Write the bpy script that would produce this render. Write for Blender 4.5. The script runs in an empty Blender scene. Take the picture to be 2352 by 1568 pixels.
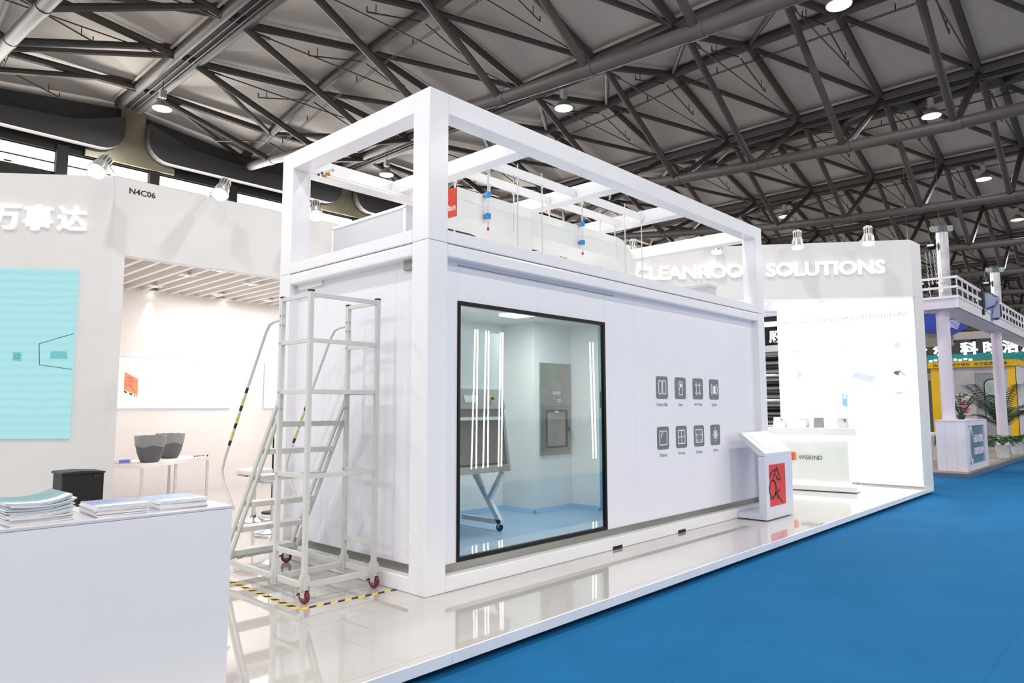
import bpy, bmesh, math, random
from mathutils import Vector, Matrix
PI = math.pi
scene = bpy.context.scene
C = scene.collection
rnd = random.Random(11)

# ---------------------------------------------------------------- camera
cam_d = bpy.data.cameras.new('camera'); cam = bpy.data.objects.new('camera', cam_d); C.objects.link(cam)
yaw, pitch, roll = 0.75386, 0.094597, -0.001815
fwd = Vector((math.cos(yaw)*math.cos(pitch), math.sin(yaw)*math.cos(pitch), math.sin(pitch)))
rgt = Vector((math.sin(yaw), -math.cos(yaw), 0)); upv = rgt.cross(fwd)
r2 = rgt*math.cos(roll)+upv*math.sin(roll); u2 = upv*math.cos(roll)-rgt*math.sin(roll)
m = Matrix((r2, u2, -fwd)).transposed().to_4x4(); m.translation = (-3.6972, -4.4224, 1.5)
cam.matrix_world = m
cam_d.sensor_width = 36; cam_d.lens = 1608.47*36/2352; cam_d.clip_end = 400
scene.camera = cam
# ---------------------------------------------------------------- world, exposure
w = bpy.data.worlds.new('world'); scene.world = w; w.use_nodes = True
bg = w.node_tree.nodes['Background']; bg.inputs[0].default_value = (1.0, 0.985, 0.97, 1); bg.inputs[1].default_value = 0.80
scene.view_settings.view_transform = 'Standard'; scene.view_settings.look = 'None'
scene.view_settings.exposure = 0.0; scene.view_settings.gamma = 1; scene.view_settings.use_curve_mapping = False

LAMP_W = 330
def area(name, loc, size, power, col=(1, .97, .93), target=None, sizey=None, shape='SQUARE', spread=None):
    d = bpy.data.lights.new(name, 'AREA'); d.energy = power; d.color = col; d.size = size; d.shape = shape
    if sizey: d.shape = 'RECTANGLE'; d.size_y = sizey
    if spread: d.spread = spread
    o = bpy.data.objects.new(name, d); C.objects.link(o); o.location = loc
    if target is not None:
        o.rotation_euler = (Vector(target)-Vector(loc)).to_track_quat('-Z', 'Y').to_euler()
    return o
# booth ceiling lights (their fittings are built further down)
# daylight through the clerestory bands high on both long hall walls
area('clerestory_daylight', (45, 22.6, 9.9), 112, 8500, (1, .975, .92), target=(45, 6, 11.8), sizey=.8)
area('meeting_ceiling_light', (2.4, 7.4, 3.55), 2.4, 78, (1, .96, .94), sizey=2.0)
area('sample_niche_light', (9.9, 1.2, 3.5), 1.6, 75, (1, .98, .96), sizey=2.2)
area('cleanroom_ceiling_light', (2.6, 1.0, 2.61), .4, 26, (.97, 1, .98), sizey=.5)

# ---------------------------------------------------------------- materials
def lin(c):
    return tuple(((x/255)/12.92 if x/255 <= .04045 else ((x/255+.055)/1.055)**2.4) for x in c)+(1,)
MATS = {}
def mat(name, col, rough=.5, metal=0, var=.04, scale=3, bump=0, bscale=40, emit=None, estr=1, coat=0, wave=None, spec=.5):
    if name in MATS: return MATS[name]
    mt = bpy.data.materials.new(name); mt.use_nodes = True; nt = mt.node_tree; b = nt.nodes['Principled BSDF']
    c = lin(col); N = nt.nodes.new; L = nt.links.new
    tc = N('ShaderNodeTexCoord')
    nz = N('ShaderNodeTexNoise'); nz.inputs['Scale'].default_value = scale; nz.inputs['Detail'].default_value = 4
    L(tc.outputs['Object'], nz.inputs['Vector'])
    rp = N('ShaderNodeValToRGB'); rp.color_ramp.elements[0].position = .3; rp.color_ramp.elements[1].position = .7
    rp.color_ramp.elements[0].color = tuple(x*(1-var) for x in c[:3])+(1,)
    rp.color_ramp.elements[1].color = tuple(min(1, x*(1+var)) for x in c[:3])+(1,)
    L(nz.outputs['Fac'], rp.inputs['Fac']); L(rp.outputs['Color'], b.inputs['Base Color'])
    b.inputs['Roughness'].default_value = rough; b.inputs['Metallic'].default_value = metal
    b.inputs['Specular IOR Level'].default_value = spec
    if coat: b.inputs['Coat Weight'].default_value = coat; b.inputs['Coat Roughness'].default_value = .03
    h = None
    if wave:
        wv = N('ShaderNodeTexWave'); wv.bands_direction = wave[0]; wv.inputs['Scale'].default_value = wave[1]; wv.inputs['Distortion'].default_value = 0
        L(tc.outputs['Object'], wv.inputs['Vector']); h = wv.outputs['Fac']; bump = wave[2]
    elif bump:
        n2 = N('ShaderNodeTexNoise'); n2.inputs['Scale'].default_value = bscale; n2.inputs['Detail'].default_value = 3
        L(tc.outputs['Object'], n2.inputs['Vector']); h = n2.outputs['Fac']
    if h is not None:
        bp = N('ShaderNodeBump'); bp.inputs['Strength'].default_value = bump; bp.inputs['Distance'].default_value = .02
        L(h, bp.inputs['Height']); L(bp.outputs['Normal'], b.inputs['Normal'])
    if emit:
        b.inputs['Emission Color'].default_value = lin(emit); b.inputs['Emission Strength'].default_value = estr
    MATS[name] = mt; return mt
def print_mat(name, col, estr=1):
    # back-lit print: dark film in front of a lamp panel, seen only by the light it lets through
    return mat(name, (12, 12, 12), .6, var=0, emit=col, estr=estr, spec=.1)
def glass_mat(name, tint, refl=.08, ior=1.5):
    if name in MATS: return MATS[name]
    mt = bpy.data.materials.new(name); mt.use_nodes = True; nt = mt.node_tree; N = nt.nodes.new; L = nt.links.new
    for n in list(nt.nodes):
        if n.type == 'BSDF_PRINCIPLED': nt.nodes.remove(n)
    out = [n for n in nt.nodes if n.type == 'OUTPUT_MATERIAL'][0]
    tr = N('ShaderNodeBsdfTransparent'); tr.inputs[0].default_value = tint
    gl = N('ShaderNodeBsdfGlossy'); gl.inputs['Roughness'].default_value = 0.0
    fr = N('ShaderNodeLayerWeight'); fr.inputs['Blend'].default_value = .5
    pw = N('ShaderNodeMath'); pw.operation = 'POWER'; pw.inputs[1].default_value = 4; L(fr.outputs['Facing'], pw.inputs[0])
    ad = N('ShaderNodeMath'); ad.operation = 'MULTIPLY_ADD'; ad.inputs[1].default_value = .8; ad.inputs[2].default_value = refl; L(pw.outputs[0], ad.inputs[0])
    mx = N('ShaderNodeMixShader'); L(ad.outputs[0], mx.inputs[0]); L(tr.outputs[0], mx.inputs[1]); L(gl.outputs[0], mx.inputs[2])
    L(mx.outputs[0], out.inputs[0]); MATS[name] = mt; return mt

white = mat('white_paint', (236, 236, 238), .35, var=.01)
frame_white = mat('frame_white_enamel', (236, 236, 240), .22, var=.012, bump=.04, bscale=6)
panel_white = mat('panel_white', (234, 234, 242), .3, var=.012)
booth_white = mat('booth_white', (218, 217, 217), .5, var=.012)
warm_white = mat('warm_white', (245, 240, 236), .5, var=.01)
tile_m = mat('gloss_tile', (196, 191, 188), .04, var=.012, bump=.008, bscale=1.5, spec=1.0, coat=.6)
platform_edge = mat('platform_edge_white', (226, 230, 238), .4)
carpet_m = mat('blue_carpet', (26, 100, 150), .95, var=.06, scale=1.2, bump=.35, bscale=260, spec=.1)
steel_m = mat('brushed_steel', (150, 148, 142), .32, metal=.9, var=.1, scale=2)
stain = mat('stainless', (165, 162, 150), .38, metal=.75, var=.12, scale=5)
chrome = mat('chrome', (225, 225, 228), .12, metal=1)
black_m = mat('black_gloss', (8, 8, 9), .35, spec=.25)
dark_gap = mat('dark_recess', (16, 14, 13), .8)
truss_m = mat('truss_paint', (78, 73, 73), .5, var=.1, scale=1.3, spec=.35)
strut_m = mat('strut_paint', (64, 60, 58), .5, var=.12, scale=1.3, spec=.35)
roof_m = mat('roof_sheet', (178, 171, 166), .85, var=.03, scale=.4, wave=('Y', 6, .05), spec=.05)
eave_m = mat('eave_metal', (138, 131, 112), .4, metal=.35, var=.12, scale=1)
hall_dark = mat('hall_dark_panel', (62, 60, 62), .7, var=.06)
hall_black = mat('hall_black_frame', (30, 29, 29), .7)
day_m = mat('daylight_pane', (250, 250, 240), .6, emit=(255, 252, 238), estr=2.2)
lamp_m = mat('lamp_glow', (255, 255, 250), .5, emit=(255, 250, 240), estr=6)
spot_glow = mat('spot_glow', (255, 255, 250), .5, emit=(255, 250, 240), estr=7)
lamp_body = mat('lamp_reflector', (150, 140, 132), .5, var=.05)
lamp_grey = mat('lamp_ballast_grey', (170, 172, 175), .5)
ladder_m = mat('ladder_paint', (208, 209, 206), .38, var=.015)
red_wheel = mat('red_wheel', (120, 22, 28), .35)
grey_hub = mat('grey_hub', (110, 110, 112), .45)
yellow_m = mat('warning_yellow', (240, 205, 50), .5)
tape_black = mat('warning_black', (28, 27, 26), .5)
glow_letter = mat('glow_letter', (255, 255, 255), .5, emit=(255, 255, 255), estr=.22)
ink = mat('dark_ink', (38, 40, 46), .5)
ink_grey = mat('grey_ink', (120, 126, 134), .5)
red_m = mat('signal_red', (214, 62, 44), .4)
orange_m = mat('orange_print', (12, 12, 12), .5, var=0, emit=(252, 168, 118), estr=1, spec=.1)
picto_m = mat('pictogram_grey', (108, 118, 120), .45)
glass_m = glass_mat('window_glass', (.975, .992, .985, 1), .06)
clear_glass = glass_mat('clear_glass', (.985, .996, .99, 1), .03)

# ---------------------------------------------------------------- builders
MW = {}
def thing(name, label=None, cat=None, loc=(0, 0, 0), rotz=0, group=None, kind=None):
    o = bpy.data.objects.new(name, None); C.objects.link(o); o.location = loc; o.rotation_euler = (0, 0, rotz)
    o.empty_display_size = .2
    MW[o.name] = Matrix.Translation(loc) @ Matrix.Rotation(rotz, 4, 'Z')
    tag(o, label, cat, group, kind); return o
def tag(o, label=None, cat=None, group=None, kind=None):
    if label: o['label'] = label
    if cat: o['category'] = cat
    if group: o['group'] = group
    if kind: o['kind'] = kind
    return o
class MB:
    def __init__(s): s.v = []; s.f = []
    def add(s, vs, fs):
        n = len(s.v); s.v += [Vector(p) for p in vs]; s.f += [[i+n for i in f] for f in fs]; return s
    def hexa(s, p):
        return s.add(p, [[0, 3, 2, 1], [4, 5, 6, 7], [0, 1, 5, 4], [1, 2, 6, 5], [2, 3, 7, 6], [3, 0, 4, 7]])
    def box(s, x0, y0, z0, x1, y1, z1):
        return s.hexa([(x0, y0, z0), (x1, y0, z0), (x1, y1, z0), (x0, y1, z0), (x0, y0, z1), (x1, y0, z1), (x1, y1, z1), (x0, y1, z1)])
    def bar(s, a, b, w, h=None, up=(0, 0, 1)):
        a = Vector(a); b = Vector(b); h = h or w; d = (b-a).normalized(); u = Vector(up)
        if abs(d.dot(u)) > .98: u = Vector((0, 1, 0))
        r = d.cross(u).normalized(); u = r.cross(d); r *= w/2; u *= h/2
        return s.hexa([a-r-u, a+r-u, b+r-u, b-r-u, a-r+u, a+r+u, b+r+u, b-r+u])
    def tube(s, a, b, r, n=10, r1=None, caps=True):
        a = Vector(a); b = Vector(b); r1 = r if r1 is None else r1; d = (b-a).normalized()
        u = Vector((0, 0, 1)) if abs(d.z) < .9 else Vector((1, 0, 0)); x = d.cross(u).normalized(); y = d.cross(x)
        vs = []
        for c, rr in ((a, r), (b, r1)):
            for i in range(n):
                t = 2*PI*i/n; vs.append(c+x*math.cos(t)*rr+y*math.sin(t)*rr)
        fs = [[i, (i+1) % n, n+(i+1) % n, n+i] for i in range(n)]
        if caps: fs += [list(range(n))[::-1], list(range(n, 2*n))]
        return s.add(vs, fs)
    def path(s, pts, r, n=8, closed=False):
        pts = [Vector(p) for p in pts]; k = len(pts); vs = []; ref = None
        for i, p in enumerate(pts):
            a = pts[i-1] if (i > 0 or closed) else p; b = pts[(i+1) % k] if (i < k-1 or closed) else p
            d = (b-a).normalized()
            if ref is None: ref = Vector((0, 0, 1)) if abs(d.z) < .9 else Vector((1, 0, 0))
            x = d.cross(ref).normalized(); y = x.cross(d); ref = y
            for j in range(n):
                t = 2*PI*j/n; vs.append(p+x*math.cos(t)*r+y*math.sin(t)*r)
        m_ = k if closed else k-1
        fs = [[i*n+j, i*n+(j+1) % n, ((i+1) % k)*n+(j+1) % n, ((i+1) % k)*n+j] for i in range(m_) for j in range(n)]
        if not closed: fs += [list(range(n))[::-1], list(range((k-1)*n, k*n))]
        return s.add(vs, fs)
    def prism(s, base, ext):
        base = [Vector(p) for p in base]; e = Vector(ext); n = len(base)
        return s.add(base+[p+e for p in base], [list(range(n))[::-1], list(range(n, 2*n))]+[[i, (i+1) % n, n+(i+1) % n, n+i] for i in range(n)])
    def lathe(s, c, prof, n=24, axis=(0, 0, 1)):
        c = Vector(c); d = Vector(axis).normalized(); u = Vector((1, 0, 0)) if abs(d.x) < .9 else Vector((0, 1, 0))
        x = (u-d*u.dot(d)).normalized(); y = d.cross(x); vs = []
        for r, z in prof:
            for i in range(n):
                t = 2*PI*i/n; vs.append(c+d*z+x*math.cos(t)*max(r, 1e-4)+y*math.sin(t)*max(r, 1e-4))
        fs = [[k*n+i, k*n+(i+1) % n, (k+1)*n+(i+1) % n, (k+1)*n+i] for k in range(len(prof)-1) for i in range(n)]
        fs += [list(range(n))[::-1], list(range((len(prof)-1)*n, len(prof)*n))]
        return s.add(vs, fs)
    def build(s, name, m_, parent=None, smooth=False, bevel=0, origin=None, label=None, cat=None, group=None, kind=None, bseg=2):
        me = bpy.data.meshes.new(name)
        if parent is not None: inv = MW[parent.name].inverted()
        else: inv = Matrix.Translation(-Vector(origin or (0, 0, 0)))
        me.from_pydata([tuple(inv @ p) for p in s.v], [], s.f)
        bm = bmesh.new(); bm.from_mesh(me); bmesh.ops.recalc_face_normals(bm, faces=bm.faces); bm.to_mesh(me); bm.free()
        if smooth:
            for p in me.polygons: p.use_smooth = True
            try: me.set_sharp_from_angle(angle=.7)
            except Exception: pass
        me.materials.append(m_); o = bpy.data.objects.new(name, me); C.objects.link(o)
        if parent is not None: o.parent = parent; MW[o.name] = MW[parent.name]
        else: o.location = origin or (0, 0, 0); MW[o.name] = Matrix.Translation(o.location)
        if bevel:
            b = o.modifiers.new('bevel', 'BEVEL'); b.width = bevel; b.segments = bseg; b.limit_method = 'ANGLE'
        return tag(o, label, cat, group, kind)
KIDS = {}
def copy_tree(o, parent=None):
    c = o.copy(); C.objects.link(c)
    if parent is not None: c.parent = parent
    for ch in o.children: copy_tree(ch, c)
    return c
def place(o, loc, rotz=None, label=None, group=None):
    o.location = loc
    if rotz is not None: o.rotation_euler = (0, 0, rotz)
    if label: o['label'] = label
    if group: o['group'] = group
    return o
_tc = bpy.data.curves.new('tmp_text', 'FONT'); _to = bpy.data.objects.new('tmp_text', _tc); C.objects.link(_to)
def text_geo(body, bold=0, depth=0, shear=0):
    _tc.body = body; _tc.offset = bold; _tc.extrude = depth; _tc.size = 1; _tc.resolution_u = 3; _tc.shear = shear
    dg = bpy.context.evaluated_depsgraph_get(); dg.update(); ev = _to.evaluated_get(dg); me = ev.to_mesh()
    vs = [v.co.copy() for v in me.vertices]; fs = [list(p.vertices) for p in me.polygons]; ev.to_mesh_clear()
    return vs, fs
def text(name, body, cap, org, right, up, m_, parent, width=None, bold=0, depth=.002, label=None, chars=False, out=None):
    """org = lower left of the writing; cap = letter height; width = overall width"""
    right = Vector(right).normalized(); up = Vector(up).normalized(); nrm = right.cross(up); org = Vector(org)
    vs, fs = text_geo(body, bold, 0)
    if not vs: return None
    x0 = min(v.x for v in vs); x1 = max(v.x for v in vs); y0 = min(v.y for v in vs); y1 = max(v.y for v in vs)
    sy = cap/(y1-y0); sx = (width/(x1-x0)) if width else sy
    def emit(vs, fs, off):
        vs3, fs3 = vs, fs
        b = MB(); b.add([org+right*((v.x+off-x0)*sx)+up*((v.y-y0)*sy)+nrm*(v.z) for v in vs3], fs3)
        return b.build(name, m_, parent, label=label)
    dsc = depth
    if not chars:
        vs, fs = text_geo(body, bold, dsc/2); vs = [Vector((v.x, v.y, v.z+dsc/2)) for v in vs]
        return emit(vs, fs, 0)
    last = None
    for i, ch in enumerate(body):
        if ch == ' ': continue
        pv, _ = text_geo(body[:i+1], bold, 0); px = max(v.x for v in pv)
        cv, cf = text_geo(ch, bold, dsc/2); cx = max(v.x for v in cv); cv = [Vector((v.x, v.y, v.z+dsc/2)) for v in cv]
        last = emit(cv, cf, px-cx)
    return last
def stroke(b, pts, wd, org, right, up, t=.003):
    """mitred ribbon of width wd along pts (u, v), standing t proud of the surface"""
    org = Vector(org); right = Vector(right); up = Vector(up); n = right.cross(up).normalized()
    P = [org+right*u+up*v for u, v in pts]
    P = [p for k, p in enumerate(P) if k == 0 or (p-P[k-1]).length > 1e-5]
    closed = len(P) > 3 and (P[0]-P[-1]).length < 1e-4
    if closed: P = P[:-1]
    if len(P) < 2: return
    m_ = len(P); L_ = []; R_ = []
    for k, p in enumerate(P):
        a = P[k-1] if (k or closed) else None; c = P[(k+1) % m_] if (k < m_-1 or closed) else None
        d0 = (p-a).normalized() if a is not None else None; d1 = (c-p).normalized() if c is not None else None
        d0 = d0 or d1; d1 = d1 or d0
        s0 = n.cross(d0); s1 = n.cross(d1); mi = s0+s1
        mi = mi.normalized() if mi.length > 1e-3 else s0
        f = (wd/2)/max(.45, mi.dot(s0)); L_.append(p+mi*f); R_.append(p-mi*f)
    vs = L_+R_+[p+n*t for p in L_]+[p+n*t for p in R_]; fs = []
    for k in range(m_ if closed else m_-1):
        q = (k+1) % m_
        fs += [[2*m_+k, 3*m_+k, 3*m_+q, 2*m_+q], [k, q, m_+q, m_+k], [k, 2*m_+k, 2*m_+q, q], [m_+k, m_+q, 3*m_+q, 3*m_+k]]
    if not closed:
        for k in (0, m_-1): fs.append([k, m_+k, 3*m_+k, 2*m_+k])
    b.add(vs, fs)
def rrect(u0, v0, u1, v1, r, k=4):
    P = []
    for cx, cy, a0 in ((u1-r, v1-r, 0), (u0+r, v1-r, PI/2), (u0+r, v0+r, PI), (u1-r, v0+r, 1.5*PI)):
        for i in range(k+1):
            a = a0+PI/2*i/k; P.append((cx+r*math.cos(a), cy+r*math.sin(a)))
    return P
def plate(b, poly, org, right, up, t):
    org = Vector(org); right = Vector(right); up = Vector(up); n = right.cross(up).normalized()
    b.prism([org+right*u+up*v for u, v in poly], n*t)
def arc(cx, cy, rx, ry, a0, a1, k=12):
    return [(cx+rx*math.cos(a0+(a1-a0)*i/k), cy+ry*math.sin(a0+(a1-a0)*i/k)) for i in range(k+1)]
X, Y, Z = Vector((1, 0, 0)), Vector((0, 1, 0)), Vector((0, 0, 1))

# ================================================================ HALL
MB().box(-25, -60, -.32, 108, 40, -.126).build('floor', mat('hall_floor', (172, 170, 168), .6, var=.05, scale=.3), kind='structure')
ac = thing('aisle_carpet', 'bright blue carpet covering the aisle and the gap between the two stands', 'carpet', (5, -3, -.126))
for k in range(4): MB().box(-25, -6.2+1.35*k, -.126, 108, -6.2+1.35*k+1.349, -.12).build('carpet_strip', carpet_m, ac)
MB().box(11, -.8, -.126, 15.3, 22.9, -.12).build('carpet_strip', carpet_m, ac)
def interp(tb, y):
    if y <= tb[0][0]: return tb[0][1]
    for (a, p), (b, q) in zip(tb, tb[1:]):
        if y <= b: return p+(q-p)*(y-a)/(b-a)
    return tb[-1][1]
ZB = [(-20, 9.5), (-9, 9.2), (-.6, 9.19), (2.2, 9.29), (5, 9.42), (7.95, 9.6), (11.6, 10.03), (13.6, 10.25), (18, 10.8), (22.5, 11.25)]
ZC = [(8, 13.55), (10.8, 13.3), (14, 13.12), (17.3, 12.77), (19.6, 12.27), (23.4, 11.6)]
zb = lambda y: interp(ZB, y); zc = lambda y: interp(ZC, y)
ZV = 12.25
NODES = [-14.8, -11.96, -9.12, -6.28, -3.44, -.6, 2.27, 5.1, 7.95, 10.85, 13.9, 17.1, 20.3]
def make_truss():
    t = thing('roof_truss', 'dark steel roof truss of tubes, the one nearest overhead at top left', 'roof truss', (0, 0, 0))
    fine = [-18]+NODES+[22.6]
    MB().path([(0, y, zb(y)) for y in fine], .17, 12).build('bottom_chord', truss_m, t, smooth=True)
    MB().path([(0, y, zc(y)) for y in fine], .16, 10).build('ridge_chord', truss_m, t, smooth=True)
    cr = MB()
    for o_ in (.42, .50): cr.path([(o_, y, zc(y)-.33) for y in fine], .016, 4)
    for y in NODES:
        for q in (0, 1.4): cr.bar((.46, y+q, zc(y+q)-.33), (.46, y+q, zc(y+q)-.10), .03)
    cr.build('conduit_rail', strut_m, t)
    for i, y in enumerate(NODES):
        for s in (-1, 1):
            MB().tube((0, y, zb(y)), (s*4.2, y, ZV-.1), .105, 8, caps=False).build('web_strut', strut_m, t, smooth=True)
            MB().tube((0, y, zc(y)-.05), (s*4.2, y, ZV), .12, 8, caps=False).build('rafter', strut_m, t, smooth=True)
            yn = (NODES[i-1] if i else -18) if s > 0 else (NODES[i+1] if i+1 < len(NODES) else 22.6)
            cy = y if s > 0 else yn; vy = yn if s > 0 else y
            MB().tube((s*.1, cy, zc(cy)-.05), (s*4.2, vy, ZV), .085, 8, caps=False).build('brace', strut_m, t, smooth=True)
        MB().tube((-4.1, y, ZV-.12), (4.1, y, ZV-.12), .022, 5).build('tie_rod', strut_m, t)
        # weld collars on the chord
        MB().tube((0, y-.18, zb(y-.18)), (0, y+.18, zb(y+.18)), .185, 12).build('node_collar', truss_m, t, smooth=True)
        for s in (-1, 1):
            z0 = zc(y)-.3; z1 = z0-1.9*(13.4-ZV)/4.2
            b = MB().tube((s*.1, y+.35, z0), (s*2.0, y+.35, z1), .025, 5).tube((s*2.0, y+.35, z1), (s*2.0, y+.35, z1+.16), .018, 5)
            b.tube((s*1.7, y+.35, z1+.05), (s*1.7, y+.35, z1+.35), .014, 5)
            b.build('sprinkler_pipe', strut_m, t)
        MB().prism([(-4.15, y-.1, ZV-.2), (-3.45, y-.04, ZV-.16), (-3.45, y+.04, ZV-.16), (-4.15, y+.1, ZV-.2)], (0, 0, .06)).build('gusset_plate', strut_m, t)
    return t
truss0 = make_truss()
TL = ['dark steel roof truss of tubes, nearest one, crossing the top left corner', 'second roof truss from the left, its thick bottom chord crossing above the container corner',
      'third roof truss from the left, bottom chord running over the far container post', 'fourth roof truss from the left, crossing above the spot-lit header sign',
      'fifth roof truss, seen behind the galvanised column with the chain hoist']
place(truss0, (.07, 0, 0), label=TL[0])
for k in range(1, 11):
    t = copy_tree(truss0)
    place(t, (.07+9*k, 0, 0), label=TL[k] if k < 5 else 'small distant dark roof truss deep in the hall', group='roof trusses of the hall')
truss0['group'] = 'roof trusses of the hall'
for c in truss0.children:
    if c.name.split('.')[0] in ('bottom_chord', 'web_strut', 'node_collar'): c.location.z += .38   # this one sits a little higher

def make_gutter():
    t = thing('gutter_beam', 'x', 'roof beam', (0, 0, 0))
    for s in (-1, 1):
        MB().tube((s*.33, -18, ZV), (s*.33, 22.2, ZV), .15, 12).build('chord_tube', truss_m, t, smooth=True)
        MB().box(min(s*.50, s*.56), -18, ZV+.10, max(s*.50, s*.56), 22.2, ZV+.165).build('flashing', roof_m, t)
        MB().bar((s*.09, -18, ZV-.12), (s*.09, 22, ZV-.12), .04, .05).build('cable_rail', strut_m, t)
    b = MB().box(-.3, -18, ZV+.02, .3, 22.3, ZV+.1).build('gutter_channel', hall_black, t)
    for y in NODES: MB().bar((-.33, y, ZV-.04), (.33, y, ZV-.04), .07).build('cross_link', strut_m, t)
    return t
g0 = make_gutter()
GL = ['twin tube roof beam with gutter, running from top left corner to the wall bracket', 'twin tube roof beam just behind the thick chord above the container corner',
      'twin tube roof beam above the far end of the container', 'twin tube roof beam over the white header sign']
place(g0, (4.57, 0, 0), label=GL[0], group='gutter beams')
for k in range(-1, 10):
    if k == 0: continue
    t = copy_tree(g0)
    place(t, (4.57+9*k, 0, 0), label=GL[k] if 0 < k < 4 else ('twin tube roof beam overhead, behind the camera side' if k < 0 else 'thin distant twin tube roof beam deep in the hall'), group='gutter beams')

ceil = thing('ceiling', kind='structure')
ys = [-18]+NODES+[23.0]
protos = []
for a, b_ in zip(ys, ys[1:]):
    for s in (-1, 1):
        g = .012
        za, zb_ = zc(a)+.2, zc(b_)+.2; zv = ZV+.17
        bb = MB().hexa([(0, a+g, za), (s*4.5, a+g, zv), (s*4.5, b_-g, zv), (0, b_-g, zb_), (0, a+g, za+.12), (s*4.5, a+g, zv+.12), (s*4.5, b_-g, zv+.12), (0, b_-g, zb_+.12)])
        protos.append(bb.build('roof_panel', roof_m, ceil))
for p in protos: p.location = (.07, 0, 0)
for k in range(1, 11):
    for p in protos:
        c = p.copy(); C.objects.link(c); c.parent = ceil; c.location = (.07+9*k, 0, 0)

# hall side wall with clerestory
wl = thing('wall_left', kind='structure')
MB().box(-12, 23.1, -.12, 108, 23.4, 9.3).build('lower_panel', hall_dark, wl)
MB().box(-12, 22.9, 9.15, 108, 23.3, 9.55).build('sill_beam', hall_black, wl)
MB().box(-12, 22.8, 10.3, 108, 23.3, 10.62).build('head_beam', hall_black, wl)
MB().box(-12, 22.95, 10.6, 108, 23.3, 13.4).build('upper_panel', hall_dark, wl)
nwin = 0
for i in range(-3, 18):
    x0 = 2.72+3.06*i if False else 4.57-1.83+3.0*i
    MB().box(x0-.17, 22.7, 9.15, x0+.17, 23.1, 10.5).build('mullion_post', hall_black, wl)
    nwin += 1
    wn = thing('window_%d' % nwin, kind='structure', loc=(x0+1.5, 23, 9.9))
    MB().box(x0+.17, 22.98, 9.55, x0+2.83, 23.02, 10.3).build('pane', day_m, wn)
    fb = MB().box(x0+.17, 22.93, 9.86, x0+2.83, 22.97, 9.90); fb.box(x0+.17, 22.93, 9.5, x0+2.83, 22.97, 9.57); fb.box(x0+.17, 22.93, 10.27, x0+2.83, 22.97, 10.32)
    fb.build('frame', hall_black, wn)
    MB().box(x0+1.4, 22.9, 9.60, x0+1.62, 22.94, 9.64).build('latch', hall_black, wn)
# brown flared eave brackets between dark rounded fascia boards
def bracket_half(x, s):
    P = [(x+s*.0, 12.4), (x+s*.42, 12.4), (x+s*.40, 11.6), (x+s*.44, 11.2), (x+s*.62, 10.85), (x+s*.95, 10.62), (x+s*1.5, 10.55), (x+s*1.5, 10.32), (x+s*.0, 10.32)]
    return P
for k in range(-1, 5):
    x = 4.9+9*k
    t = thing('trim_%d' % (k+2), kind='structure', loc=(x, 22.4, 10.3))
    b = MB()
    L_ = bracket_half(x, -1); R_ = bracket_half(x, 1)
    poly = [(px, 22.62-.0, pz) for px, pz in L_[:-1]]+[(px, 22.62, pz) for px, pz in R_[:-1][::-1]]
    b.prism(poly, (0, .12, 0)); b.build('eave_bracket', eave_m, t)
    b = MB(); P = []
    xa, xb = x+.40, x+8.6
    P = [(xa, 12.6), (xa, 11.5)]+[(xa+.75-.75*math.cos(a), 11.3-.72*math.sin(a)) for a in [i*PI/2/6 for i in range(7)]]
    P += [(xb-.75+.75*math.sin(a), 11.3-.72*math.cos(a)) for a in [i*PI/2/6 for i in range(7)]]+[(xb, 11.5), (xb, 12.6)]
    zt = [(xb, 11.9), (xb-1.5, 11.35), (xb-4.1, 11.15), (xa+1.5, 11.35), (xa, 11.9)]
    b.prism([(px, 22.2, pz) for px, pz in P[1:-1]]+[(px, 22.2, pz) for px, pz in zt], (0, .35, 0)); b.build('rounded_fascia', hall_dark, t)
MB().box(105, -60, -.12, 105.4, 24, 14).build('wall_far', hall_dark, kind='structure')

# high bay lamps
def make_lamp():
    t = thing('high_bay_lamp', 'x', 'ceiling lamp')
    MB().lathe((0, 0, 0), [(.30, 0), (.305, .02), (.22, .14), (.13, .24), (.09, .27)], 24).build('reflector', lamp_body, t, smooth=True)
    MB().lathe((0, 0, -.012), [(.285, 0), (.285, .012)], 24).build('diffuser', lamp_m, t)
    b = MB().box(-.1, -.08, .36, .1, .08, .62); b.bar((-.05, 0, .26), (-.05, 0, .37), .03); b.bar((.05, 0, .26), (.05, 0, .37), .03); b.build('ballast_box', lamp_grey, t)
    MB().tube((0, 0, .62), (0, 0, 1.05), .012, 6).build('suspension_rod', strut_m, t)
    return t
lamp0 = make_lamp()
LN = {(0, 2): 'round white hall lamp beside the left wall bracket', (1, 2): 'round white hall lamp framed by the upper container frame, left', (1, 1): 'round white hall lamp above the top corner of the white frame',
      (2, 1): 'hall lamp half hidden behind a chord above the white frame', (1, 0): 'large hall lamp cut off at the top edge of the picture', (2, 0): 'hall lamp above the right header sign, upper of the right row',
      (3, 0): 'hall lamp in the right row, second from the top', (4, 0): 'hall lamp at the right edge, over the galvanised columns', (3, 1): 'small hall lamp split by a strut above the header sign'}
first = True
for n in range(-2, 7):
    for j, y in ((0, .85), (1, 9.45), (2, 19.0), (3, -7.8), (4, -15)):
        if j >= 3 and n > 4: continue
        o = lamp0 if first else copy_tree(lamp0); first = False
        place(o, (4.57+9*n, y, 11.25), label=LN.get((n, j), 'distant round white hall lamp hanging under the dark roof'), group='high bay lamps of the hall')
        d = area('high_bay_light', (4.57+9*n, y, 11.2), .55, LAMP_W, (1, .97, .94), shape='DISK')
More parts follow.
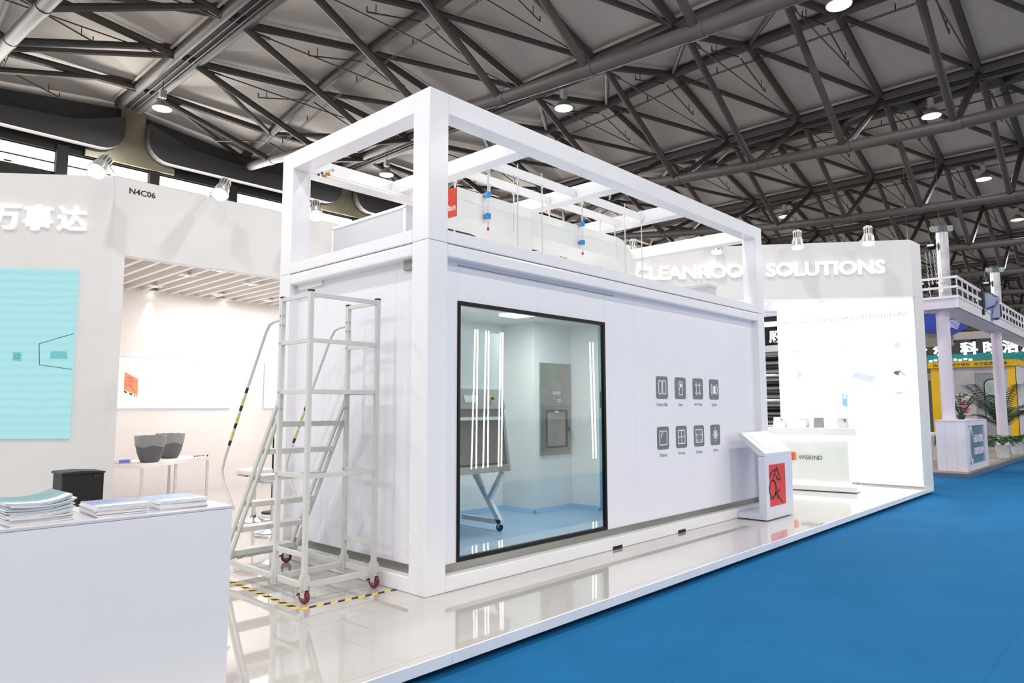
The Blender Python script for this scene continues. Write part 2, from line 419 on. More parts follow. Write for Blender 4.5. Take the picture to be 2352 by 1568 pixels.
# ================================================================ PLATFORM
pf = thing('exhibition_platform', 'raised white exhibition platform with glossy tiles along the blue carpet', 'platform', (0, 0, -.12))
foot = [(-8, -1.11), (11.62, -1.03), (11.62, 3), (9.9, 9.4), (-8, 9.4)]
MB().prism([(x, y+.09, -.12) for x, y in foot], (0, 0, .05)).build('plinth', dark_gap, pf)
MB().prism([(x, y+.012, -.075) for x, y in foot], (0, 0, .055)).build('deck', platform_edge, pf)
for i in range(16):
    x0 = -8+1.22*i; x1 = min(x0+1.217, 11.62); e = lambda x: -1.11+.08*(x+8)/19.62
    MB().hexa([(x0, e(x0)-.004, -.072), (x1, e(x1)-.004, -.072), (x1, e(x1)+.01, -.072), (x0, e(x0)+.01, -.072), (x0, e(x0)-.004, 0), (x1, e(x1)-.004, 0), (x1, e(x1)+.01, 0), (x0, e(x0)+.01, 0)]).build('edge_board', platform_edge, pf, bevel=.002)
S = 1.0
for i in range(-8, 12):
    for j in range(-2, 10):
        x0, x1, y0, y1 = i*S+.001, (i+1)*S-.001, j*S+.001, (j+1)*S-.001
        y0 = max(y0, -1.11+.08*(x0+8)/19.62+.012); x1 = min(x1, 11.62); y1 = min(y1, 9.4)
        if y1 <= y0 or x1 <= x0 or (y0 > 3 and x0 > 9.4): continue
        MB().box(x0, y0, -.02, x1, y1, rnd.uniform(-.0005, 0)).build('floor_tile', tile_m, pf)

# ================================================================ CONTAINER
L_, Wd, H1, HT = 6.60, 2.459, 2.905, 4.227
P_ = .215
ct = thing('cleanroom_container', 'white steel framed cleanroom container with a large black framed window', 'container', (0, 0, 0))
for x in (0, L_-P_):
    for y in (0, Wd-P_):
        MB().box(x, y, 0, x+P_, y+P_, H1).build('corner_post', frame_white, ct, bevel=.006)
for y in (0, Wd-.2):
    MB().box(P_, y, 2.785, L_-P_, y+.2, H1-.003).build('top_beam', frame_white, ct, bevel=.02, bseg=3)
    MB().box(P_, y, .0, L_-P_, y+.2, .125).build('base_beam', frame_white, ct, bevel=.008)
for x in (0, L_-.2):
    MB().box(x, P_, 2.785, x+.2, Wd-P_, H1-.003).build('top_beam', frame_white, ct, bevel=.02, bseg=3)
    MB().box(x, P_, .0, x+.2, Wd-P_, .125).build('base_beam', frame_white, ct, bevel=.008)
MB().box(.1, .1, 2.80, L_-.1, Wd-.1, 2.9).build('roof_deck', white, ct)
MB().box(.2, .12, .08, L_-.2, Wd-.1, .135).build('inner_floor', mat('vinyl_blue', (158, 186, 212), .3, var=.01, spec=.4), ct)
# front wall panels round the window
WX0, WX1, WZ0, WZ1 = .4223, 2.6044, .1978, 2.4385
def pan(x0, x1, z0, z1): MB().box(x0+.001, .1, z0, x1-.001, .15, z1).build('wall_panel', panel_white, ct)
pan(P_-.01, WX0, .13, 2.79); pan(WX0, 1.5, WZ1, 2.79); pan(1.5, WX1, WZ1, 2.79)
for a, b_ in ((WX1, 3.2), (3.2, 4.4), (4.4, 5.6), (5.6, L_-P_+.01)): pan(a, b_, .13, 2.79)
MB().box(.42, .094, 2.752, 2.8, .1, 2.758).build('panel_clip', ink_grey, ct)
for a, b_ in ((P_-.01, .55), (.55, 1.7), (1.7, Wd-P_+.01)):
    MB().box(.1, a+.001, .13, .15, b_-.001, 2.79).build('wall_panel', panel_white, ct)
    MB().box(L_-.15, a+.001, .13, L_-.1, b_-.001, 2.79).build('wall_panel', panel_white, ct)
for i in range(5):
    MB().box(.16+1.25*i, Wd-.15, .13, min(.16+1.25*(i+1)-.002, L_-.16), Wd-.1, 2.79).build('wall_panel', panel_white, ct)
# steel skirting strips
for a, b_ in ((P_, 3.0), (3.0, L_-P_)): MB().box(a, .092, .125, b_-.001, .1, .195).build('skirting_strip', steel_m, ct)
MB().box(.092, P_, .125, .1, Wd-P_, .195).build('skirting_strip', steel_m, ct)
MB().box(.07, .26, 2.70, .1, .42, 2.785).build('corner_bracket', steel_m, ct)
MB().box(.07, 1.75, 2.735, .1, 2.2, 2.785).build('cable_tray', frame_white, ct)
for x in (2.57, 3.92): MB().box(x, -.006, -.004, x+.17, .0, .034).build('drain_slot', black_m, ct)
# the window
wf = MB()
t_ = .036
wf.box(WX0, .085, WZ0, WX1, .125, WZ0+t_); wf.box(WX0, .085, WZ1-t_, WX1, .125, WZ1); wf.box(WX0, .085, WZ0+t_, WX0+.025, .125, WZ1-t_); wf.box(WX1-t_, .085, WZ0+t_, WX1, .125, WZ1-t_)
wfo = wf.build('window_frame', black_m, ct)
MB().box(WX0+.02, .1, WZ0+.03, WX1-.03, .104, WZ1-.03).build('window_pane', glass_m, wfo)
# interior lining
iw = mat('cleanroom_wall', (230, 233, 231), .25, var=.01)
ib = MB(); ib.box(.16, 2.29, .135, 3.265, 2.33, 2.64); ib.build('inner_wall', iw, ct)
MB().box(3.262, 1.71, .135, 3.30, 2.30, 2.64).build('inner_wall', iw, ct)
iwp = MB().box(3.30, 1.712, .135, 4.05, 1.75, 2.64).build('inner_wall', iw, ct)
MB().box(4.05, 1.24, .135, 4.09, 1.75, 2.64).build('inner_wall', iw, ct)
MB().box(.155, .16, .135, .17, 2.29, 2.64).build('inner_wall', iw, ct)
MB().box(4.05, .30, .135, 4.09, 1.24, 2.64).build('glazed_door', mat('teal_glass_edge', (110, 175, 180), .15, var=.02), ct)
MB().box(4.02, 1.16, 1.5, 4.05, 1.2, 1.72).build('door_handle', black_m, ct)
MB().box(4.03, .3, .135, 4.05, .42, 2.64).build('door_post', stain, ct)
MB().box(.16, .15, 2.64, 4.2, 2.33, 2.70).build('inner_ceiling', iw, ct)
cv = mat('coving_blue', (140, 176, 206), .3)
for a, b_, n in (((.16, 2.29), (3.26, 2.29), (0, -1)), ((3.262, 2.29), (3.262, 1.71), (-1, 0)), ((3.26, 1.712), (4.05, 1.712), (0, -1)), ((4.05, 1.71), (4.05, 1.24), (-1, 0))):
    MB().prism([(a[0], a[1], .136), (a[0]+n[0]*.05, a[1]+n[1]*.05, .136), (a[0], a[1], .19)], (b_[0]-a[0], b_[1]-a[1], 0)).build('floor_coving', cv, ct)
cl = MB().box(2.43, 1.03, 2.625, 2.75, 1.55, 2.64).build('ceiling_panel_light', mat('panel_glow', (255, 255, 255), .5, emit=(255, 255, 250), estr=3), ct)
MB().box(.9, 1.0, 2.625, 1.5, 1.6, 2.64).build('ceiling_panel_light', MATS['panel_glow'], ct)
MB().box(4.044, 1.40, 1.28, 4.05, 1.52, 1.45).build('wall_plate', white, ct)
# pictograms on the wall
IC = []
def icon(i, x, z, wd, ht, cap, capw):
    o = MB(); org = (x, .1, z); plate(o, rrect(0, 0, wd, ht, .035), org, X, Z, .003)
    ob = o.build('pictogram', picto_m, ct, label='grey rounded pictogram captioned %s' % cap)
    s_ = MB(); o2 = (x, .097, z)
    def st(pts, w_=.011): stroke(s_, pts, w_, o2, X*wd, Z*ht)
    def loop(P): st(P+[P[0]])
    def rr(a, b, c, d, r=.06): loop(rrect(a, b, c, d, r, 3))
    if i == 0: rr(.2, .22, .47, .8); rr(.54, .22, .82, .8)
    if i == 1:
        rr(.36, .2, .68, .8); stroke(s_, [(.44, .63), (.6, .63)], .05, o2, X*wd, Z*ht); st([(.4, .46), (.44, .46)], .02)
    if i == 2:
        for v in (.3, .68): st([(.2, v), (.8, v)])
        for u in (.33, .67): st([(u, .2), (u, .8)])
    if i == 3:
        rr(.34, .3, .68, .66, .08); stroke(s_, [(.4, .48), (.62, .48)], .085, o2, X*wd, Z*ht)
        st(arc(.38, .5, .2, .3, 2.1, 4.2, 8)); st(arc(.64, .5, .2, .3, -1.05, 1.05, 8))
    if i == 4: rr(.2, .2, .82, .8, .05); st([(.28, .5), (.5, .76)], .005); st([(.32, .6), (.42, .74)], .005)
    if i == 5: rr(.18, .2, .8, .8, .05); st([(.49, .2), (.49, .8)]); st([(.18, .5), (.8, .5)])
    if i == 6:
        for u in (.18, .39, .60): rr(u, .2, u+.2, .8, .03)
        for u in (.28, .7): st([(u-.06, .55), (u+.06, .55)], .015); st([(u-.06, .3), (u+.06, .3)], .01)
    if i == 7:
        rr(.33, .34, .67, .7, .07); stroke(s_, [(.42, .52), (.58, .52)], .07, o2, X*wd, Z*ht)
        for a, b in (((.5, .78), (.5, .86)), ((.5, .18), (.5, .26)), ((.18, .5), (.26, .5)), ((.76, .5), (.84, .5))): st([a, b])
    s_.build('pictogram_lines', mat('white_ink', (240, 242, 245), .5), ob)
    text('caption', cap, .045, (x+wd/2-capw/2, .1, z-.09), X, Z, ink_grey, ob, width=capw, depth=.0015)
caps = ['Partition Walls', 'Doors', 'False Ceilings', 'Pass Box', 'Windows', 'Floorings', 'Furniture', 'Lighting']
cw = [.25, .1, .22, .14, .17, .17, .16, .13]
for i in range(8):
    x = (3.652, 4.09, 4.54, 4.985)[i % 4]; z = 1.607 if i < 4 else .998
    icon(i, x, z, .27, .274, caps[i], cw[i])

# upper open frame
uf = thing('upper_frame', 'open white steel frame stacked on top of the container', 'frame', (0, 0, H1))
for x in (0, L_-P_):
    for y in (0, Wd-P_):
        MB().box(x, y, H1+.003, x+P_, y+P_, HT).build('corner_post', frame_white, uf, bevel=.006)
for y in (0, Wd-.2):
    MB().box(P_, y, 4.045, L_-P_, y+.19, HT).build('roof_beam', frame_white, uf, bevel=.006)
    MB().box(P_, y, H1+.003, L_-P_, y+.2, 3.02).build('lower_beam', frame_white, uf, bevel=.01)
for x in (0, L_-.2):
    MB().box(x, P_, 4.045, x+.19, Wd-P_, HT).build('roof_beam', frame_white, uf, bevel=.006)
    MB().box(x, P_, H1+.003, x+.2, Wd-P_, 3.02).build('lower_beam', frame_white, uf, bevel=.01)
for x in (1.30, 2.93, 4.43):
    MB().box(x, .19, 4.045, x+.17, Wd-.2, HT-.02).build('cross_beam', frame_white, uf, bevel=.005)
for x0, x1 in ((1.47, 2.93), (3.10, 4.43)):
    for y in (.73, 1.14):
        MB().box(x0, y, 4.07, x1, y+.045, 4.16).build('channel_rail', white, uf)
        for x in (x0+.008, x1-.02): MB().box(x, y-.012, 4.06, x+.012, y, 4.15).tube((x+.006, y-.018, 4.1), (x+.006, y-.01, 4.1), .008, 8).build('end_bracket', frame_white, uf)
for x, y in ((1.91, .75), (2.325, .75), (4.02, .75), (4.42, .75), (2.284, 1.16), (4.03, 1.16), (4.377, 1.16), (1.88, 1.16)):
    b = MB().tube((x, y, 2.92), (x, y, 4.22), .0075, 6); b.tube((x, y, 4.04), (x, y, 4.07), .016, 8).build('threaded_rod', chrome, uf)
tt = MB()
for y in (2.06, 2.13): MB().tube((.24, y, 4.01), (2.9, y, 4.01), .013, 10).build('light_tube', mat('tube_white', (245, 245, 245), .3), uf, smooth=True)
for y in (2.06, 2.13):
    MB().tube((.23, y, 4.01), (.245, y, 4.01), .014, 10).build('tube_cap', mat('cap_navy', (40, 50, 110), .4), uf)
    MB().tube((.27, y, 4.01), (.33, y, 4.01), .0135, 10).build('tube_cap', mat('copper_ring', (205, 150, 80), .4, metal=.5), uf)
MB().bar((.3, 1.95, 4.03), (.3, 2.2, 4.03), .03).build('tube_bracket', chrome, uf)

# duct
du = thing('air_duct', 'white insulated rectangular air duct hung above the container roof', 'air duct', (2.5, 1.05, 3.0))
dm = mat('duct_white', (243, 246, 244), .38, var=.015); DY0, DY1, DZ0, DZ1 = .83, 1.27, 3.47, 3.785
for a, b_ in ((1.075, 1.45), (1.456, 1.926)): MB().box(a, DY0, DZ0, b_, DY1, DZ1).build('duct_section', dm, du, bevel=.004)
rb = [(1.93, DZ1), (2.24, DZ1), (2.24, 2.9), (1.91, 2.9), (1.91, 3.2)]+[(1.91-.22+.22*math.cos(a), 3.25+.22*math.sin(a)) for a in [i*PI/2/6 for i in range(7)]]+[(1.93, DZ0)]
MB().prism([(x, DY0, z) for x, z in rb[:4]]+[(1.91, DY0, 3.2)]+[(1.69+.22*math.cos(a), DY0, 3.25+.22*math.sin(a)) for a in [i*PI/2/6 for i in range(7)]]+[(1.93, DY0, DZ0)], (0, DY1-DY0, 0)).build('duct_riser', dm, du)
for a, b_ in ((2.246, 3.03), (3.036, 3.926)): MB().box(a, DY0, DZ0, b_, DY1, DZ1-.02).build('duct_section', dm, du, bevel=.004)
k = 10; ao = [(3.933+(.43)*math.sin(i*PI/2/k), 3.335+.43*math.cos(i*PI/2/k)) for i in range(k+1)]; ai = [(3.933+.135*math.sin(i*PI/2/k), 3.335+.135*math.cos(i*PI/2/k)) for i in range(k+1)]
eb = MB()
for i in range(k):
    q = [ai[i], ao[i], ao[i+1], ai[i+1]]; eb.prism([(x, DY0, z) for x, z in q], (0, DY1-DY0, 0))
eb.build('duct_elbow', dm, du, smooth=True)
MB().box(4.068, DY0, 2.9, 4.363, DY1, 3.335).build('duct_section', dm, du)
ep = MB().box(1.069, DY0+.004, DZ0+.005, 1.075, DY1, DZ1-.005).build('end_plate', red_m, du)
text('writing', 'Air', .06, (1.069, 1.045, 3.635), -Y, Z, mat('white_ink', (240, 242, 245), .5), ep, width=.085, bold=.02, depth=.001)
text('writing', 'Interface', .068, (1.069, 1.115, 3.545), -Y, Z, MATS['white_ink'], ep, width=.265, bold=.01, depth=.001)
blue_cap = mat('blue_cap', (40, 140, 225), .4)
for x in (1.47, 3.12):
    for z in (DZ1-.01, DZ0+.07):
        cb = MB().box(x-.02, DY0-.07, z-.022, x+.02, DY0+.07, z+.022).build('clamp_channel', steel_m, du)
        MB().box(x-.024, DY0-.075, z-.029, x+.024, DY0-.035, z+.029).build('end_cap', blue_cap, cb)
    for y in (.775, 1.31):
        MB().tube((x, y, 3.40), (x, y, 4.06), .009, 8).tube((x, y, 4.02), (x, y, 4.045), .02, 8).build('hanger_rod', chrome, du)
        MB().tube((x, y, 3.385), (x, y, 3.415), .012, 8).build('rod_tip', mat('red_tip', (190, 30, 40), .4), du)
for x in (1.27, 2.97): MB().tube((x, 1.34, 4.23), (x, 1.34, 4.25), .012, 8).build('rod_tip', MATS['red_tip'], du)
for x, z in ((2.05, 3.03), (4.2, 3.03)): MB().box(x, DY0-.004, z+.01, x+.1, DY0, z+.055).build('label_plate', mat('cream_label', (238, 232, 205), .5), du)

a1 = thing('air_handling_box', 'grey white filter box on the container roof behind the left frame opening', 'equipment box', (.7, 1.4, 3.0))
hm = mat('box_grey_white', (205, 207, 213), .3, var=.015)
MB().box(.35, .76, 2.91, .72, 2.0, 3.42).build('housing', hm, a1, bevel=.004)
b = MB(); b.box(.342, .75, 3.395, .352, 2.01, 3.425); b.box(.342, 1.975, 2.92, .352, 2.01, 3.4); b.box(.342, .75, 2.92, .352, .785, 3.4); b.build('edge_flange', white, a1)
a2 = thing('fan_filter_box', 'small grey box on the container roof before the far post', 'equipment box', (5.7, .7, 2.91))
MB().box(5.63, .40, 2.91, 5.87, 1.05, 3.295).build('housing', mat('box_mid_grey', (190, 192, 200), .4), a2, bevel=.003)
MB().box(5.622, .39, 3.26, 5.878, 1.06, 3.3).build('lid', mat('box_mid_grey2', (200, 202, 210), .4), a2)

# ---- pass box & cabinet inside
pb = thing('pass_box', 'stainless steel pass box with small glazed door in the cleanroom wall', 'pass box', (3.7, 1.7, .87))
y = 1.711
MB().box(3.362, y-.02, .87, 4.014, y, 2.105).build('face_plate', stain, pb, bevel=.002)
dr = MB()
for q in ((3.40, .92, 3.46, 1.535), (3.91, .92, 3.966, 1.535), (3.46, .92, 3.91, .965), (3.46, 1.475, 3.91, 1.535)): dr.box(q[0], y-.035, q[1], q[2], y-.02, q[3])
dro = dr.build('door', steel_m, pb)
dk = MB()
for q in ((3.46, .965, 3.485, 1.475), (3.885, .965, 3.91, 1.475), (3.485, .965, 3.885, .99), (3.485, 1.45, 3.885, 1.475)): dk.box(q[0], y-.04, q[1], q[2], y-.02, q[3])
dk.build('gasket', mat('gasket_dark', (45, 48, 52), .4), dro)
MB().box(3.485, y-.028, .99, 3.885, y-.022, 1.45).build('door_window', mat('pass_interior', (158, 152, 140), .45, metal=.3, var=.2), dro)
hb = MB()
for i in range(9):
    for j in range(8): hb.tube((3.51+.021*i+.01*(j % 2), y-.029, 1.01+.025*j), (3.51+.021*i+.01*(j % 2), y-.028, 1.01+.025*j), .0055, 6)
o = hb.build('vent_holes', mat('hole_grey', (105, 100, 95), .6), dro); o['kind'] = 'stuff'
MB().box(3.92, y-.07, 1.18, 3.945, y-.035, 1.24).tube((3.93, y-.07, 1.1), (3.93, y-.07, 1.3), .01, 8).build('handle', chrome, dro)
MB().box(3.64, y-.036, 1.43, 3.72, y-.0405, 1.46).build('sticker', mat('sticker_yg', (205, 215, 150), .5), dro)
cp = MB().box(3.6, y-.026, 1.56, 3.81, y-.02, 1.64).build('control_panel', mat('control_grey', (130, 138, 142), .5), pb)
MB().box(3.605, y-.029, 1.615, 3.66, y-.026, 1.635).build('display', mat('display_red', (225, 60, 50), .4, emit=(230, 70, 60), estr=.5), cp)
bt = MB()
for i in range(3):
    for j in range(2): bt.box(3.71+.028*i, y-.029, 1.58+.025*j, 3.725+.028*i, y-.026, 1.595+.025*j)
bt.build('buttons', white, cp)
MB().box(3.62, y-.024, 1.68, 3.78, y-.02, 1.725).build('label_plate', mat('label_silver', (190, 195, 195), .4), pb)
MB().box(3.77, y-.023, 1.78, 3.93, y-.02, 2.03).build('access_panel', stain, pb)

bs = thing('safety_cabinet', 'biosafety cabinet with sloped dark front on a wheeled stand inside the cleanroom', 'cabinet', (1.4, 1.5, .135))
x0, x1 = .75, 2.08
MB().prism([(x0, 1.2, 1.71), (x0, 1.2, 2.35), (x0, 1.95, 2.35), (x0, 1.95, 1.71)], (x1-x0, 0, 0)).build('upper_housing', mat('cabinet_white', (214, 224, 224), .35), bs)
cg = mat('cabinet_grey', (128, 138, 142), .4)
MB().prism([(x0, 1.17, 1.71), (x0, 1.10, 1.49), (x0, 1.2, 1.49), (x0, 1.95, 1.71)], (x1-x0, 0, 0)).build('control_fascia', cg, bs)
for xa in (x0, x1-.04): MB().prism([(xa, 1.13, 1.49), (xa, 1.02, .80), (xa, 1.95, .80), (xa, 1.95, 1.71), (xa, 1.3, 1.71)], (.04, 0, 0)).build('side_panel', cg, bs)
MB().prism([(x0+.04, 1.14, 1.49), (x0+.04, 1.06, .9), (x0+.04, 1.09, .9), (x0+.04, 1.17, 1.49)], (x1-x0-.08, 0, 0)).build('sash', mat('sash_dark', (92, 90, 84), .15, var=.1), bs)
MB().bar((x0+.04, 1.115, 1.385), (x1-.05, 1.115, 1.385), .03, .035).build('sash_handle', mat('cabinet_white', (214, 224, 224), .35), bs)
MB().box(x0, 1.03, .8, x1-.04, 1.95, .88).build('sill', stain, bs)
dsp = MB(); plate(dsp, rrect(0, 0, .24, .1, .01), (1.45, 1.13, 1.55), X, Vector((0, .3, 1)).normalized(), .006); dspo = dsp.build('display_frame', ink, bs)
dsp = MB(); plate(dsp, rrect(0, 0, .20, .08, .005), (1.465, 1.12, 1.56), X, Vector((0, .3, 1)).normalized(), .004); dsp.build('display', mat('lcd_grey', (200, 210, 208), .3), dspo)
MB().tube((1.87, 1.14, 1.61), (1.87, 1.115, 1.605), .035, 16).build('switch_ring', yellow_m, bs)
MB().tube((1.87, 1.12, 1.61), (1.87, 1.09, 1.60), .014, 12).build('key_switch', black_m, bs)
sm = mat('stand_white', (205, 215, 220), .35)
for x in (x0+.08, x1-.06):
    MB().bar((x, 1.56, .78), (x, 1.12, .22), .05, .06).build('stand_leg', sm, bs); MB().bar((x, 1.10, .78), (x, 1.31, .46), .045, .05).build('stand_brace', sm, bs)
    MB().bar((x, 1.1, .235), (x, 1.9, .235), .05, .05).build('foot_bar', sm, bs)
    for yy in (1.14, 1.86):
        MB().tube((x-.015, yy, .175), (x+.015, yy, .175), .04, 16).build('caster', black_m, bs); MB().box(x-.022, yy-.015, .17, x+.022, yy+.015, .22).build('caster_fork', chrome, bs)
MB().bar((x0+.08, 1.75, .235), (x1-.06, 1.75, .235), .05).build('cross_bar', sm, bs)

# ================================================================ ROLLING LADDER
ld = thing('rolling_ladder', 'light grey rolling platform ladder with red wheels beside the container', 'ladder', (-.42, 1.2, 0))
LX, RX, Y0, Y1 = -.735, -.085, .575, 1.02; w_ = .038
for x, yy, top in ((LX, Y0, 2.44), (RX, Y0, 2.44), (LX, Y1, 2.43), (RX, Y1, 2.43)):
    lg = MB().box(x-w_/2, yy-w_/2, .10, x+w_/2, yy+w_/2, top).build('leg', ladder_m, ld, bevel=.003)
    MB().box(x-w_/2-.001, yy-w_/2-.001, top, x+w_/2+.001, yy+w_/2+.001, top+.012).build('end_cap', black_m, lg)
def rail(a, b, h=.035, t=.028, nm='rail'): return MB().bar(a, b, t, h).build(nm, ladder_m, ld, bevel=.002)
for z in (2.415, 2.045, 1.635, .965): rail((LX+.019, Y0, z), (RX-.019, Y0, z))
for x in (LX, RX):
    for z in (2.415, 2.045, 1.635, .965, .36): rail((x, Y0+.019, z), (x, Y1-.019, z))
    rail((x, Y0, .13), (x, 2.08, .13), .045, .03, 'base_rail')
for yy in (Y0, Y1, 2.06): rail((LX, yy, .13), (RX, yy, .13), .045, .03, 'base_rail')
MB().box(LX+.02, Y0+.02, 1.625, RX-.02, Y1+.04, 1.645).build('platform_tray', ladder_m, ld)
for x in (LX, RX):
    s = -1 if x == LX else 1
    MB().bar((x, 1.035, 1.585), (x, 1.955, .15), .022, .036).build('stringer', ladder_m, ld, bevel=.002)
    MB().bar((x, 1.035, 1.445), (x, 1.85, .15), .022, .036).build('stringer', ladder_m, ld, bevel=.002)
    hr = [(x, 1.04, 2.21), (x, 1.10, 2.21), (x, 1.16, 2.17), (x, 1.20, 2.09), (x, 1.64, 1.26), (x, 2.00, .98), (x, 2.07, .90), (x, 2.04, .82), (x, 1.72, .53)]
    hr = [(x, 1.04, 2.245), (x, 1.15, 2.245), (x, 1.24, 2.224), (x, 1.30, 2.165), (x, 1.60, 1.70), (x, 2.01, 1.04), (x, 2.05, .95), (x, 2.055, .90), (x, 2.02, .82), (x, 1.80, .60)]
    ho = MB().path(hr, .0125, 10).build('handrail', ladder_m, ld, smooth=True)
    a = Vector((x, 1.60, 1.70)); b_ = Vector((x, 2.01, 1.04))
    for i in range(7):
        p = a+(b_-a)*(i*.12+.02); q = a+(b_-a)*(i*.12+(.13 if i % 2 else .09)); e_ = Vector((0, .0035, -.003))
        MB().tube(p, q, .0131, 10).build('grip_stripe', mat('worn_yellow', (214, 198, 120), .5, var=.2, scale=30) if i % 2 else tape_black, ho)
for i in range(6):
    z = (1.39, 1.155, .92, .685, .45, .22)[i]; yy = (1.06, 1.21, 1.36, 1.51, 1.68, 1.85)[i]
    MB().box(LX+.015, yy-.02, z-.045, RX-.015, yy+.13, z).build('tread', ladder_m, ld, bevel=.003)
bolt = mat('bolt_steel', (190, 190, 188), .3, metal=.8)
for x, yy in ((LX, Y0), (RX, Y0), (LX, Y1), (RX, Y1)):
    for ax in (0, 1):
        P = [(-.045, .085), (.045, .085), (.05, .14), (.028, .215), (-.028, .215), (-.05, .14)]
        g = MB()
        if ax == 0: g.prism([(x+u, yy-w_/2-.004, z) for u, z in P], (0, .004, 0))
        else: g.prism([(x-w_/2-.004, yy+u, z) for u, z in P], (.004, 0, 0))
        g.build('corner_gusset', ladder_m, ld)
    bb = MB()
    for z in (.12, ): bb.tube((x-w_/2-.012, yy+.03, z), (x-w_/2-.002, yy+.03, z), .009, 8); bb.tube((x+.03, yy-w_/2-.012, z), (x+.03, yy-w_/2-.002, z), .009, 8)
    bb.build('bolt', bolt, ld)
bb = MB()
for z in (2.28, 2.2, 1.5, 2.045, 1.635, .965):
    for x in (LX, RX): bb.tube((x-w_/2-.008, Y1, z), (x-w_/2, Y1, z), .009, 8); bb.tube((x, Y1-w_/2-.008, z), (x, Y1-w_/2, z), .009, 8)
bb.build('bolt', bolt, ld)
for i, (x, yy, rz) in enumerate(((LX, Y0, .2), (RX, Y0, .2), (LX, 2.02, -.2), (RX, 2.02, 1.0))):
    cz = .052; c = Vector((x, yy-.01, 0)); d = Vector((math.cos(rz), math.sin(rz), 0)); n = Vector((-d.y, d.x, 0))
    wh = MB().lathe(c+Z*cz-d*.016, [(.046, 0), (.052, .006), (.052, .026), (.046, .032)], 24, d).build('wheel', red_wheel, ld, smooth=True)
    MB().lathe(c+Z*cz-d*.018, [(.03, 0), (.03, .036)], 20, d).build('hub', grey_hub, wh)
    f = MB()
    for s in (-1, 1): f.prism([c+d*.024*s+n*-.02+Z*.045, c+d*.024*s+n*.02+Z*.045, c+d*.024*s+n*.03+Z*.11, c+d*.024*s-n*.03+Z*.11], d*.003)
    f.box(c.x-.035, c.y-.03, .104, c.x+.035, c.y+.03, .112); f.build('caster_fork', chrome, wh)
    MB().bar(c+n*.05+Z*.07, c+n*.075+Z*.055, .03, .01).build('brake_pedal', black_m, wh)
# floor tape
tp = thing('floor_marking_tape', 'black and yellow hazard tape outlining the ladder on the floor', 'tape', (-.8, .45, 0))
def tape(a, b, n):
    a = Vector(a+(0,)); b = Vector(b+(0,)); d = (b-a)/n; q = Vector((-d.y, d.x, 0)).normalized()*.022; sk = d*.5
    for i in range(n):
        p = a+d*i; MB().prism([p-q, p+d-q, p+d+q+sk*0+sk, p+q+sk], (0, 0, .0012+.0002*(i % 2))).build('tape_stripe', tape_black if i % 2 else yellow_m, tp)
tape((-.84, .45), (.0, .38), 14); tape((-.842, .46), (-.79, 2.4), 30); tape((-.8, 2.42), (.1, 2.62), 14)
MB().box(.03, .52, .0, .10, .56, .03).build('cable_end', black_m, ld) if False else None

# ================================================================ BOOTH WALLS
wb = thing('wall_back', kind='structure', loc=(-.58, 5.95, 0))
MB().box(-.585, 5.95, 0, -.43, 6.08, 4.68).build('pier', booth_white, wb)
MB().box(-.43, 5.95, 3.6, 4.0, 6.08, 4.68).build('lintel', booth_white, wb)
MB().box(3.2, 5.95, 0, 4.0, 6.08, 3.6).build('pier', booth_white, wb)
text('wall_number', 'N4C06', .085, (-.415, 5.949, 4.475), X, Z, ink, wb, width=.345, bold=.02, depth=.002)
wr = thing('wall_room', kind='structure', loc=(0, 8.9, 0))
MB().box(-.8, 8.9, 0, 5.2, 9.0, 3.9).build('rear_panel', warm_white, wr)
MB().box(-.60, 6.10, 0, -.5, 8.9, 3.9).build('side_panel', warm_white, wr)
MB().box(4.9, 6.08, 0, 5.0, 8.9, 3.9).build('side_panel', warm_white, wr)
rc = thing('slatted_ceiling', 'white slatted ceiling grid over the meeting corner', 'ceiling grid', (2, 7.4, 3.6))
MB().box(-.49, 6.082, 3.851, 4.89, 8.895, 3.89).build('backing', warm_white, rc)
MB().box(-.49, 6.082, 3.6, 4.89, 6.119, 3.85).build('border', warm_white, rc)
for i in range(-1, 20):
    x = -.19+.243*i; MB().box(x, 6.12, 3.6, x+.06, 8.9, 3.85).build('slat', warm_white, rc)
dl0 = None
for n, (x, yy) in enumerate(((.93, 6.05), (.76, 6.81), (.79, 8.22), (.95, 8.82), (1.82, 6.84), (1.87, 8.3), (2.29, 8.82), (2.93, 8.3), (2.9, 6.84), (3.6, 8.82))):
    t = thing('downlight', ['round downlight on the border of the slatted ceiling', 'round downlight between slats, front left', 'round downlight between slats, rear left', 'round downlight at the rear wall, left one', 'round downlight between slats, front centre', 'round downlight between slats, rear centre', 'round downlight at the rear wall, right one', 'round downlight between slats, rear, beside the ladder', 'downlight hidden behind container post', 'downlight at rear wall hidden by container'][n], 'downlight', (x, yy, 3.59), group='downlights of the slatted ceiling')
    MB().box(x-.12, yy-.09, 3.595, x+.12, yy+.09, 3.61).build('mounting_plate', warm_white, t)
    MB().lathe((x, yy, 3.585), [(.055, .015), (.055, 0), (.04, 0), (.04, .015)], 18).build('ring', white, t, smooth=True)
    MB().lathe((x, yy, 3.583), [(.038, 0), (.038, .004)], 18).build('lens', spot_glow, t)
    if n in (3, 6, 9):
        d = bpy.data.lights.new('wall_washer', 'SPOT'); d.energy = 16; d.spot_size = .7; d.spot_blend = .5; d.color = (1, .93, .85); d.shadow_soft_size = .03
        o = bpy.data.objects.new('wall_washer', d); C.objects.link(o); o.location = (x, yy-.02, 3.57); o.rotation_euler = (.12, 0, 0)
panel_glow = mat('lit_panel', (255, 255, 255), .5, emit=(255, 255, 255), estr=1.5)
faint = print_mat('faint_blue_line', (184, 202, 246))
